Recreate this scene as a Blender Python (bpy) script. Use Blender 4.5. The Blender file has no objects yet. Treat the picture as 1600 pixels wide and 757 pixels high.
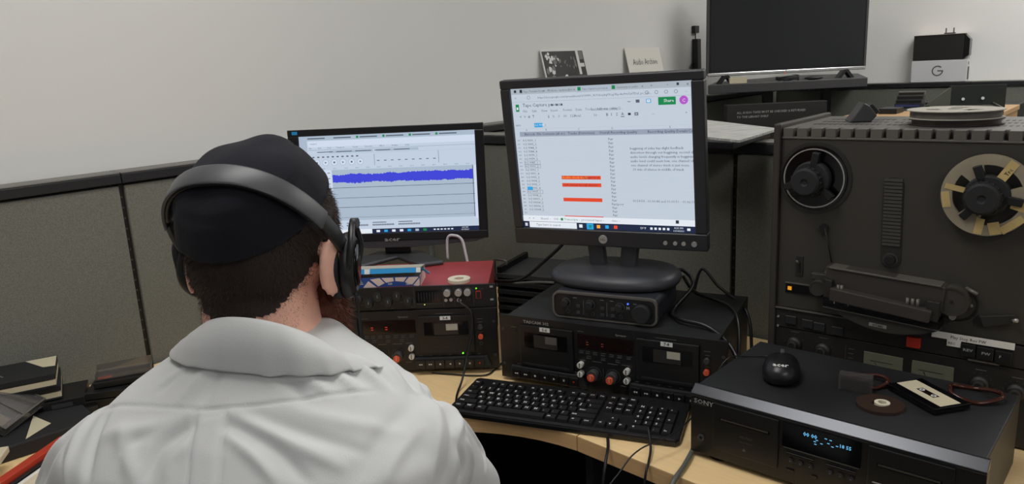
import bpy, bmesh, math, random
import numpy as np
from mathutils import Vector, Matrix, Euler
random.seed(7); rng = np.random.RandomState(7)
SC = bpy.context.scene
COL = SC.collection
DESK = 0.74                       # height of the worktop above the floor

# ---------------------------------------------------------------- camera
cam_d = bpy.data.cameras.new('camera'); cam = bpy.data.objects.new('camera', cam_d); COL.objects.link(cam)
cam_d.sensor_width = 36.0; cam_d.lens = 1180.8 / 1600 * 36.0; cam_d.clip_start = 0.02
PITCH, ROLL = 0.2267, -0.0488
_F = Vector((0, math.cos(PITCH), -math.sin(PITCH))); _U = Vector((0, math.sin(PITCH), math.cos(PITCH))); _R = Vector((1, 0, 0))
_r = _R * math.cos(ROLL) + _U * math.sin(ROLL); _u = -_R * math.sin(ROLL) + _U * math.cos(ROLL)
M = Matrix((_r, _u, -_F)).transposed().to_4x4(); M.translation = (0, 0, 0.6618 + DESK)
cam.matrix_world = M
SC.camera = cam
# ---------------------------------------------------------------- world, exposure
w = bpy.data.worlds.new('world'); SC.world = w; w.use_nodes = True
w.node_tree.nodes['Background'].inputs[0].default_value = (0.95, 0.97, 1.0, 1)
w.node_tree.nodes['Background'].inputs[1].default_value = 0.16
SC.view_settings.view_transform = 'Standard'; SC.view_settings.look = 'None'
SC.view_settings.exposure = 0.0; SC.view_settings.gamma = 1.0; SC.view_settings.use_curve_mapping = False
LAMP = 8.5                        # emission of the ceiling light diffusers

# ---------------------------------------------------------------- materials
def srgb(r, g, b):
    f = lambda c: (c / 255 / 12.92) if c / 255 <= 0.04045 else ((c / 255 + 0.055) / 1.055) ** 2.4
    return (f(r), f(g), f(b), 1)
MATS = {}
def mat(name, col, rough=0.5, metal=0.0, spec=0.5, var=0.0, vscale=30.0, bump=0.0, bscale=200.0, trans=0.0, alpha=1.0, sheen=0.0, sss=0.0, stretch=None, detail=3, coat=0.0, col2=None):
    m = bpy.data.materials.new(name); m.use_nodes = True; nt = m.node_tree; b = nt.nodes['Principled BSDF']
    b.inputs['Base Color'].default_value = col; b.inputs['Roughness'].default_value = rough
    b.inputs['Metallic'].default_value = metal; b.inputs['Specular IOR Level'].default_value = spec
    b.inputs['Transmission Weight'].default_value = trans; b.inputs['Alpha'].default_value = alpha
    if sheen: b.inputs['Sheen Weight'].default_value = sheen; b.inputs['Sheen Roughness'].default_value = 0.6
    if coat: b.inputs['Coat Weight'].default_value = coat
    if sss: b.inputs['Subsurface Weight'].default_value = sss; b.inputs['Subsurface Radius'].default_value = (0.02, 0.008, 0.004)
    tc = nt.nodes.new('ShaderNodeTexCoord'); mp = nt.nodes.new('ShaderNodeMapping')
    nt.links.new(tc.outputs['Object'], mp.inputs[0])
    if stretch: mp.inputs['Scale'].default_value = stretch
    if var or col2:
        n = nt.nodes.new('ShaderNodeTexNoise'); n.inputs['Scale'].default_value = vscale; n.inputs['Detail'].default_value = detail
        nt.links.new(mp.outputs[0], n.inputs['Vector'])
        r = nt.nodes.new('ShaderNodeValToRGB'); nt.links.new(n.outputs['Fac'], r.inputs[0])
        r.color_ramp.elements[0].position = 0.3; r.color_ramp.elements[1].position = 0.7
        c2 = col2 if col2 else tuple(min(1, c * (1 + var)) for c in col[:3]) + (1,)
        c1 = col if col2 else tuple(c * (1 - var) for c in col[:3]) + (1,)
        r.color_ramp.elements[0].color = c1; r.color_ramp.elements[1].color = c2
        nt.links.new(r.outputs[0], b.inputs['Base Color'])
    if bump:
        n2 = nt.nodes.new('ShaderNodeTexNoise'); n2.inputs['Scale'].default_value = bscale; n2.inputs['Detail'].default_value = 3
        nt.links.new(mp.outputs[0], n2.inputs['Vector'])
        bp = nt.nodes.new('ShaderNodeBump'); bp.inputs['Strength'].default_value = bump; bp.inputs['Distance'].default_value = 0.002
        nt.links.new(n2.outputs['Fac'], bp.inputs['Height']); nt.links.new(bp.outputs[0], b.inputs['Normal'])
    MATS[name] = m; return m
def emit(name, col, s=1.0):
    m = bpy.data.materials.new(name); m.use_nodes = True; b = m.node_tree.nodes['Principled BSDF']
    b.inputs['Base Color'].default_value = (0.01, 0.01, 0.01, 1); b.inputs['Roughness'].default_value = 0.3
    b.inputs['Emission Color'].default_value = col; b.inputs['Emission Strength'].default_value = s
    MATS[name] = m; return m
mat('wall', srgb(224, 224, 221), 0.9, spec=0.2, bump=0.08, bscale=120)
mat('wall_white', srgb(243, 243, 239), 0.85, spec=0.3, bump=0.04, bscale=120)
mat('ceiling', srgb(225, 225, 220), 0.95, bump=0.2, bscale=90)
mat('carpet', srgb(70, 70, 72), 0.95, var=0.3, vscale=200, bump=0.5)
mat('fabric', srgb(116, 117, 109), 0.97, spec=0.15, var=0.2, vscale=420, bump=0.5, bscale=500, detail=2, sheen=0.1)
mat('cap_grey', srgb(120, 118, 112), 0.6)
mat('cap_side', srgb(30, 30, 33), 0.45)
mat('slot_black', srgb(12, 12, 12), 0.5)
mat('slot_light', srgb(80, 78, 72), 0.4, metal=0.5)
mat('desk', srgb(250, 216, 160), 0.42, var=0.05, vscale=14, stretch=(1, 9, 1), coat=0.1)
mat('desk_edge', srgb(222, 180, 128), 0.5, var=0.07, vscale=14, stretch=(1, 1, 12))
mat('black', srgb(24, 24, 25), 0.42)
mat('black_panel', srgb(20, 20, 21), 0.38, bump=0.03, bscale=900)
mat('black_gloss', srgb(9, 9, 11), 0.12)
mat('black_dusty', srgb(33, 34, 36), 0.5, var=0.35, vscale=7, bump=0.1, bscale=700)
mat('black_matte', srgb(30, 30, 32), 0.7)
mat('cap_dark', srgb(56, 52, 48), 0.5, bump=0.1, bscale=900)
mat('grey_metal', srgb(104, 100, 95), 0.4, metal=0.3)
mat('mid_grey', srgb(58, 58, 60), 0.5)
mat('print_grey', srgb(150, 150, 148), 0.6)
mat('print_dim', srgb(92, 92, 90), 0.6)
mat('white_print', srgb(225, 225, 222), 0.6)
mat('knob_silver', srgb(190, 188, 184), 0.3, metal=0.6)
mat('knob_white', srgb(205, 203, 196), 0.35)
mat('orange_knob', srgb(214, 88, 58), 0.45)
mat('red_plastic', srgb(190, 50, 34), 0.45)
mat('burgundy', srgb(158, 58, 60), 0.45, var=0.12, vscale=9)
mat('chrome', srgb(200, 200, 200), 0.15, metal=1)
mat('brushed_strip', srgb(72, 73, 76), 0.27, metal=0.85, bump=0.05, bscale=900)
mat('display_dark', srgb(26, 14, 13), 0.12)
mat('display_black', srgb(5, 6, 8), 0.1)
mat('cord', srgb(20, 20, 22), 0.4)
mat('cord_grey', srgb(92, 92, 86), 0.45)
mat('cord_white', srgb(205, 200, 205), 0.5)
mat('purple', srgb(140, 90, 200), 0.5)
mat('skin', srgb(248, 190, 168), 0.5, var=0.07, vscale=40, bump=0.12, bscale=300, sss=0.12)
mat('hair', srgb(40, 29, 24), 0.7, var=0.3, vscale=200)
mat('hair_strand', srgb(66, 48, 40), 0.55)
mat('beard', srgb(104, 54, 36), 0.6)
mat('kippah', srgb(31, 31, 38), 0.95, spec=0.2, sheen=0.03, bump=0.3, bscale=700)
mat('shirt', srgb(206, 207, 207), 0.75, spec=0.25, bump=0.15, bscale=900, sheen=0.1)
mat('button', srgb(190, 180, 160), 0.4)
mat('trousers', srgb(24, 25, 30), 0.85)
mat('pad', srgb(18, 18, 20), 0.55, bump=0.1)
mat('band_grey', srgb(70, 71, 74), 0.42)
mat('otari', srgb(57, 54, 49), 0.5, bump=0.12, bscale=900)
mat('otari_top', srgb(92, 88, 84), 0.5, bump=0.15, bscale=900)
mat('otari_low', srgb(38, 36, 34), 0.5, bump=0.1, bscale=900)
mat('clear_reel', srgb(196, 186, 162), 0.2, trans=0.45, alpha=0.85)
mat('masking', srgb(196, 172, 116), 0.7, var=0.1)
mat('tape_brown', srgb(56, 40, 33), 0.35)
mat('tape_ring', srgb(222, 214, 190), 0.6)
mat('paper', srgb(222, 220, 212), 0.8)
mat('cream', srgb(206, 196, 168), 0.8)
mat('newsprint', srgb(176, 176, 172), 0.85, var=0.3, vscale=28, stretch=(1, 7, 1))
mat('carton_grey', srgb(176, 172, 160), 0.85)
mat('cyan', srgb(30, 150, 214), 0.5)
mat('blue', srgb(34, 74, 150), 0.5)
mat('pale_pink', srgb(226, 206, 200), 0.6)
mat('red_print', srgb(190, 60, 60), 0.6)
mat('amber_film', srgb(74, 36, 26), 0.12, trans=0.3)
mat('vu', srgb(112, 112, 96), 0.4)
mat('wood_tan', srgb(190, 152, 108), 0.5)
mat('steel_green', srgb(96, 98, 88), 0.4, metal=0.4)
mat('dark_green', srgb(26, 32, 28), 0.6)
mat('blue_file', srgb(60, 66, 120), 0.6)
mat('red_file', srgb(186, 58, 36), 0.5)
mat('yellow', srgb(212, 200, 110), 0.6)
mat('pink_red', srgb(190, 60, 80), 0.5)
mat('clear_case', srgb(150, 146, 144), 0.12, trans=0.75, alpha=0.6)
mat('photo_black', srgb(20, 20, 21), 0.35)
mat('photo_grey', srgb(110, 110, 110), 0.4)
mat('photo_white', srgb(215, 215, 213), 0.4)
mat('tv_screen', srgb(24, 27, 30), 0.18)
mat('bezel_grey', srgb(44, 44, 48), 0.4)
mat('bezel_black', srgb(22, 22, 25), 0.35)
mat('bezel_lower', srgb(60, 60, 63), 0.35)
mat('base_grey', srgb(56, 57, 62), 0.45, bump=0.05)
mat('slate', srgb(34, 36, 44), 0.5)
mat('carton_white', srgb(215, 216, 218), 0.6)
mat('carton_black', srgb(28, 26, 26), 0.6)
mat('chair_fabric', srgb(28, 28, 30), 0.9)
emit('lamp', (1.0, 0.985, 0.965, 1), LAMP)
emit('scr_a', srgb(191, 205, 222)); emit('scr_a2', srgb(168, 184, 202)); emit('scr_a3', srgb(206, 218, 236)); emit('scr_wave', srgb(60, 66, 212))
emit('scr_b', srgb(192, 203, 216)); emit('scr_hdr', srgb(150, 160, 178)); emit('scr_tab', srgb(168, 178, 188)); emit('scr_ink', srgb(88, 96, 110)); emit('scr_dark', srgb(40, 48, 60))
emit('scr_line', srgb(172, 182, 196)); emit('scr_nav', srgb(22, 36, 66)); emit('scr_orange', srgb(224, 70, 40)); emit('scr_yel', srgb(245, 170, 60)); emit('scr_green', srgb(16, 132, 76)); emit('scr_purple', srgb(176, 84, 196)); emit('scr_cyan', srgb(40, 160, 220)); emit('scr_white', srgb(226, 232, 240))
emit('led_green', srgb(120, 255, 60), 1.5); emit('led_blue', srgb(70, 110, 255), 1.6); emit('led_amber', srgb(240, 160, 40), 0.8); emit('led_red', srgb(240, 60, 40), 0.8); emit('vfd', srgb(110, 190, 235), 0.9); emit('vfd_dim', srgb(140, 60, 40), 0.5); emit('led_ylw', srgb(230, 240, 120), 1.0)

# ---------------------------------------------------------------- mesh builder
_font_cache = {}
def text_mesh(s, size, bold=False):
    key = (s, round(size, 5))
    if key in _font_cache: return _font_cache[key]
    c = bpy.data.curves.new('t', 'FONT'); c.body = s; c.size = size; c.resolution_u = 1; c.fill_mode = 'FRONT'
    if bold: c.offset = size * 0.02
    o = bpy.data.objects.new('t', c); COL.objects.link(o)
    me = bpy.data.meshes.new_from_object(o)
    v = [tuple(x.co) for x in me.vertices]; f = [tuple(p.vertices) for p in me.polygons]
    bpy.data.objects.remove(o); bpy.data.curves.remove(c); bpy.data.meshes.remove(me)
    _font_cache[key] = (v, f); return v, f
def smooth_path(pts, k=6):
    P = [Vector(p) for p in pts]
    if len(P) < 3: return P
    out = []
    for i in range(len(P) - 1):
        a = P[i - 1] if i else P[0]; b = P[i]; c = P[i + 1]; d = P[i + 2] if i + 2 < len(P) else P[-1]
        for j in range(k):
            t = j / k
            out.append(0.5 * ((2 * b) + (c - a) * t + (2 * a - 5 * b + 4 * c - d) * t * t + (3 * b - a - 3 * c + d) * t ** 3))
    out.append(P[-1]); return out
class MB:
    def __init__(s): s.v = []; s.f = []; s.m = []; s.sm = []
    def add(s, vs, fs, m=0, smooth=False, X=None):
        o = len(s.v)
        if X is not None: vs = [X @ Vector(p) for p in vs]
        s.v += [tuple(p) for p in vs]; s.f += [tuple(i + o for i in f) for f in fs]; s.m += [m] * len(fs); s.sm += [smooth] * len(fs); return s
    def box(s, x0, y0, z0, x1, y1, z1, m=0, X=None):
        vs = [(x, y, z) for z in (z0, z1) for y in (y0, y1) for x in (x0, x1)]
        return s.add(vs, [(0, 2, 3, 1), (4, 5, 7, 6), (0, 1, 5, 4), (2, 6, 7, 3), (0, 4, 6, 2), (1, 3, 7, 5)], m, False, X)
    def cbox(s, c, d, m=0, X=None):
        return s.box(c[0] - d[0] / 2, c[1] - d[1] / 2, c[2] - d[2] / 2, c[0] + d[0] / 2, c[1] + d[1] / 2, c[2] + d[2] / 2, m, X)
    def prism(s, poly, a, b, axis='z', m=0, X=None):
        n = len(poly)
        def mk(p, t): return {'z': (p[0], p[1], t), 'y': (p[0], t, p[1]), 'x': (t, p[0], p[1])}[axis]
        vs = [mk(p, a) for p in poly] + [mk(p, b) for p in poly]
        fs = [tuple(range(n)), tuple(range(2 * n - 1, n - 1, -1))] + [(i, (i + 1) % n, n + (i + 1) % n, n + i) for i in range(n)]
        return s.add(vs, fs, m, False, X)
    def lathe(s, prof, n=24, c=(0, 0, 0), axis='z', m=0, smooth=True, X=None):
        vs = []; k = len(prof)
        for r, h in prof:
            for i in range(n):
                t = 2 * math.pi * i / n; a, b = r * math.cos(t), r * math.sin(t)
                p = {'z': (a, b, h), 'y': (a, h, b), 'x': (h, a, b)}[axis]
                vs.append((p[0] + c[0], p[1] + c[1], p[2] + c[2]))
        fs = [(j * n + i, j * n + (i + 1) % n, (j + 1) * n + (i + 1) % n, (j + 1) * n + i) for j in range(k - 1) for i in range(n)]
        s.add(vs, fs, m, smooth, X)
        o = len(s.v) - len(vs)
        for j in (0, k - 1):
            if prof[j][0] > 1e-6: s.f.append(tuple(o + j * n + i for i in range(n))); s.m.append(m); s.sm.append(False)
        return s
    def cyl(s, c, r, h, axis='z', n=20, m=0, r2=None, X=None):
        r2 = r if r2 is None else r2
        return s.lathe([(r, 0), (r2, h)], n, c, axis, m, True, X)
    def ring(s, c, ro, ri, h, axis='y', n=32, m=0, X=None):
        vs = []
        for r, t in ((ro, 0), (ro, h), (ri, h), (ri, 0)):
            for i in range(n):
                a = 2 * math.pi * i / n; p = {'z': (r * math.cos(a), r * math.sin(a), t), 'y': (r * math.cos(a), t, r * math.sin(a))}[axis]
                vs.append((p[0] + c[0], p[1] + c[1], p[2] + c[2]))
        fs = [(j * n + i, j * n + (i + 1) % n, ((j + 1) % 4) * n + (i + 1) % n, ((j + 1) % 4) * n + i) for j in range(4) for i in range(n)]
        return s.add(vs, fs, m, False, X)
    def tube(s, pts, r, n=8, m=0, k=6, sm=True):
        P = smooth_path(pts, k) if k > 1 else [Vector(p) for p in pts]; N = len(P); vs = []
        T = [(P[min(i + 1, N - 1)] - P[max(i - 1, 0)]).normalized() for i in range(N)]
        up = Vector((0, 0, 1)) if abs(T[0].z) < 0.9 else Vector((1, 0, 0))
        nrm = (up - T[0] * up.dot(T[0])).normalized()
        for i in range(N):
            nrm = (nrm - T[i] * nrm.dot(T[i])).normalized(); bn = T[i].cross(nrm)
            rr = r[min(i * len(r) // N, len(r) - 1)] if isinstance(r, (list, tuple)) else r
            for j in range(n):
                a = 2 * math.pi * j / n; vs.append(tuple(P[i] + nrm * math.cos(a) * rr + bn * math.sin(a) * rr))
        fs = [(i * n + j, i * n + (j + 1) % n, (i + 1) * n + (j + 1) % n, (i + 1) * n + j) for i in range(N - 1) for j in range(n)]
        fs += [tuple(range(n)), tuple((N - 1) * n + j for j in range(n))[::-1]]
        return s.add(vs, fs, m, sm)
    def cone(s, p0, r0, p1, r1, n=20, m=0):
        """rounded limb: capsule with two radii"""
        p0 = Vector(p0); p1 = Vector(p1); T = (p1 - p0); L = T.length; T.normalize()
        up = Vector((0, 0, 1)) if abs(T.z) < 0.9 else Vector((1, 0, 0)); a_ = (up - T * up.dot(T)).normalized(); b_ = T.cross(a_)
        prof = [(r0 * math.sin(t), -r0 * math.cos(t)) for t in np.linspace(0.05, math.pi / 2, 5)] + [(r1 * math.cos(t), L + r1 * math.sin(t)) for t in np.linspace(0, math.pi / 2 - 0.05, 5)]
        vs = [tuple(p0 + T * h + (a_ * math.cos(2 * math.pi * i / n) + b_ * math.sin(2 * math.pi * i / n)) * r) for r, h in prof for i in range(n)]
        k = len(prof); fs = [(j * n + i, j * n + (i + 1) % n, (j + 1) * n + (i + 1) % n, (j + 1) * n + i) for j in range(k - 1) for i in range(n)]
        fs += [tuple(range(n)), tuple((k - 1) * n + i for i in range(n))[::-1]]
        return s.add(vs, fs, m, True)
    def ell(s, c, r, X=None, n=24, k=14, m=0):
        vs = []
        for j in range(1, k):
            t = math.pi * j / k
            for i in range(n):
                a = 2 * math.pi * i / n; vs.append((c[0] + r[0] * math.sin(t) * math.cos(a), c[1] + r[1] * math.sin(t) * math.sin(a), c[2] + r[2] * math.cos(t)))
        top = len(vs); vs += [(c[0], c[1], c[2] + r[2]), (c[0], c[1], c[2] - r[2])]
        fs = [(j * n + i, (j + 1) * n + i, (j + 1) * n + (i + 1) % n, j * n + (i + 1) % n) for j in range(k - 2) for i in range(n)]
        fs += [(top, i, (i + 1) % n) for i in range(n)] + [(top + 1, (k - 2) * n + (i + 1) % n, (k - 2) * n + i) for i in range(n)]
        return s.add(vs, fs, m, True, X)
    def text(s, st, size, o, xd=(1, 0, 0), yd=(0, 0, 1), m=0, align='l', wide=1.0, bold=False):
        v, f = text_mesh(st, size, bold)
        if not v: return s
        xs = [p[0] for p in v]; sh = {'l': 0, 'c': -(min(xs) + max(xs)) / 2, 'r': -max(xs)}[align]
        o = Vector(o); xd = Vector(xd); yd = Vector(yd)
        return s.add([tuple(o + xd * (p[0] + sh) * wide + yd * p[1]) for p in v], f, m)
    def quad(s, p, m=0): return s.add(p, [tuple(range(len(p)))], m)
    def build(s, name, mats, parent=None, loc=(0, 0, 0), rot=(0, 0, 0), bevel=0, seg=2, fix=True):
        me = bpy.data.meshes.new(name); me.from_pydata(s.v, [], s.f)
        if isinstance(mats, str): mats = [mats]
        for q in mats: me.materials.append(MATS[q])
        me.polygons.foreach_set('material_index', s.m); me.polygons.foreach_set('use_smooth', s.sm)
        if fix:
            bm = bmesh.new(); bm.from_mesh(me); bmesh.ops.recalc_face_normals(bm, faces=bm.faces); bm.to_mesh(me); bm.free()
        o = bpy.data.objects.new(name, me); COL.objects.link(o); o.location = loc; o.rotation_euler = rot
        if name in ('panel_print', 'key_legends', 'post_slots', 'screen_content', 'door_print', 'meter_bars'): o['kind'] = 'stuff'
        if parent: o.parent = parent
        if bevel:
            b = o.modifiers.new('bevel', 'BEVEL'); b.width = bevel; b.segments = seg; b.limit_method = 'ANGLE'; b.angle_limit = 0.6
            b.use_clamp_overlap = True
        return o
def thing(name, label, cat, loc=(0, 0, 0), rot=0.0, group=None):
    o = bpy.data.objects.new(name, None); o.empty_display_size = 0.05; COL.objects.link(o); o.location = loc
    o.rotation_euler = rot if isinstance(rot, (tuple, list)) else (0, 0, rot)
    o['label'] = label; o['category'] = cat
    if group: o['group'] = group
    return o
def tag(o, label, cat, group=None):
    o['label'] = label; o['category'] = cat
    if group: o['group'] = group
    return o
def struct(o): o['kind'] = 'structure'; return o
def lab(o, l): o['label'] = l; return o
def twin(o, parent, loc=None):
    c = o.copy(); COL.objects.link(c); c.parent = parent
    if loc is not None: c.location = loc
    return c

# ---------------------------------------------------------------- room: the workstation corner K, A runs along the left wall, B along the back partition
AN = -0.715
Bx, By = math.cos(AN), math.sin(AN); Ax, Ay = -math.sin(AN), math.cos(AN)
KX, KY = -0.2676, 2.4528
def TU(t, u, z=0.0): return (KX + Ax * t + Bx * u, KY + Ay * t + By * u, z + DESK)
ROOM = dict(loc=(KX, KY, 0), rot=(0, 0, AN))       # local x = u, local y = t, local z = height above floor
TOP = 0.471 + DESK
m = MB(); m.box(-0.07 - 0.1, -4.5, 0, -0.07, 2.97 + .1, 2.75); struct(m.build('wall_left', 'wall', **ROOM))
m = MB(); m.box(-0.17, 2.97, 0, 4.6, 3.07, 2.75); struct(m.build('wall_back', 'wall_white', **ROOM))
m = MB(); m.box(4.5, -4.5, 0, 4.6, 2.97, 2.75); struct(m.build('wall_right', 'wall', **ROOM))
m = MB(); m.box(-0.17, -4.5, -0.05, 4.6, 3.07, 0); struct(m.build('floor', 'carpet', **ROOM))
m = MB(); m.box(-0.17, -4.5, 2.75, 4.6, 3.07, 2.8); struct(m.build('ceiling', 'ceiling', **ROOM))
lamps = [((.95, -1.2), 'over the chair'), ((2.0, 1.25), 'above the wooden cabinet'), ((1.7, 2.1), 'added over the far cubicle to brighten the back wall'), ((3.2, -1.9), 'right of the desk'), ((3.2, 1.4), 'at the far right')]  # far cubicle panel added, cabinet panel placed, to brighten the back wall
for (u, t), nm in lamps:
    L = thing('ceiling_light', 'recessed fluorescent ceiling light panel ' + nm, 'light', TU(t, u, 0), AN)
    L.location.z = 2.73
    MB().box(-.3, -.6, -.004, .3, .6, 0.0).build('diffuser', 'lamp', L)
    MB().box(-.32, -.62, -.008, -.3, .62, .02).box(.3, -.62, -.008, .32, .62, .02).box(-.3, -.62, -.008, .3, -.6, .02).box(-.3, .6, -.008, .3, .62, .02).build('frame', 'white_print', L)

# partitions ------------------------------------------------------
def partition(name, label, origin_tu, direction, segs, zt=TOP, side=-1, cap_w=0.062):
    """run of fabric panels; local x runs along the partition, local y=0 is the face seen from the desk, body towards +y*side"""
    t, u = origin_tu; rz = AN if direction == 'B' else AN + math.pi / 2
    P = thing(name, label, 'partition', (TU(t, u)[0], TU(t, u)[1], 0), rz)
    s = 1 if direction == 'B' else 1
    y0, y1 = (0.0, cap_w)
    x_all0, x_all1 = segs[0][0], segs[-1][1]
    for a, b in segs:
        MB().box(a + .006, y0 + .004, .06, b - .006, y1 - .004, zt - .032).build('fabric_panel', 'fabric', P, bevel=.003)
        MB().box(a, y0 - .004, zt - .026, b - .0015, y1, zt - .004).build('cap_side', 'cap_side', P, bevel=.002)
        MB().box(a, y0 - .001, zt - .004, b - .0015, y1 + .001, zt).build('top_cap', 'cap_grey', P, bevel=.0015)
    for i in range(len(segs) - 1):
        x = segs[i][1]
        MB().box(x - .0055, y0 + .012, .0, x + .0055, y1 - .012, zt - .03).build('slotted_post', 'slot_black', P)
        sl = MB()
        z = .8
        while z < zt - .06:
            sl.box(x - .0035, y0 + .0105, z, x + .001, y0 + .0125, z + .004); z += .025
        o = sl.build('post_slots', 'slot_light', P)
    MB().box(x_all0, y0 + .008, 0, x_all1, y1 - .008, .062).build('kick_plate', 'cap_side', P)
    return P
# A: local x -> +t direction, local +y -> -u (towards the wall)
partition('cubicle_partition', 'grey green fabric cubicle partition along the left wall behind the seated man', (0, 0), 'A', [(-3.1, -2.15), (-2.15, -.95), (-.95, 0.0)])
partition('cubicle_partition', 'grey green fabric cubicle partition behind both monitors', (0, 0), 'B', [(0.0, 1.054), (1.054, 2.4)])
partition('cubicle_partition', 'fabric partition along the wall under the leaning photograph, beyond the monitors', (0.066, 0), 'A', [(0.0, 1.2), (1.2, 2.83)])
partition('cubicle_partition', 'far grey green partition below the wall television with the white and black cartons', (2.9, 0), 'B', [(0.0, 1.03), (1.03, 2.4), (2.4, 3.8)], zt=0.48 + DESK)
# ---------------------------------------------------------------- worktop (corner unit, right unit, left unit)
def worktop(name, label, poly):
    P = thing(name, label, 'desk', TU(0, 0, 0), AN)
    MB().prism(poly, -.03, -.002, 'z').build('worktop_edge', 'desk_edge', P)
    MB().prism(poly, -.002, 0, 'z').build('worktop_surface', 'desk', P)
    return P
# poly points are (u, t) = local (x, y)
cur = []
for i in range(17):                                # concave front edge of the corner unit
    a = i / 16 * math.pi / 2
    cur.append((1.056 - .41 * math.sin(a), -.655 - .41 * (1 - math.cos(a))))
corner_poly = [(0.005, -0.005), (1.056, -0.005)] + cur[:-1] + [(.646, -1.065), (0.005, -1.065)]
D1 = worktop('corner_desk', 'light wood corner worktop with a curved front edge carrying both monitors', corner_poly)
D2 = worktop('desk', 'light wood straight worktop running right, under the black deck that carries the mouse', [(1.058, -.005), (2.3, -.005), (2.3, -.68), (1.30, -.675), (1.058, -.655)])
D3 = worktop('desk', 'light wood worktop at far left beside the man, holding tape boxes', [(0.005, -1.067), (.646, -1.067), (.646, -2.1), (.005, -2.1)])
MB().box(1.05, -.62, -.74, 1.066, -.02, -.03).build('leg_panel', 'black_matte', D2)
MB().box(2.28, -.62, -.74, 2.3, -.02, -.03).build('leg_panel', 'black_matte', D2)
MB().box(.02, -.03, -.74, 1.04, -.014, -.03).build('modesty_panel', 'black_matte', D1)
MB().box(.02, -2.09, -.74, .6, -2.07, -.03).build('leg_panel', 'black_matte', D3)

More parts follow.
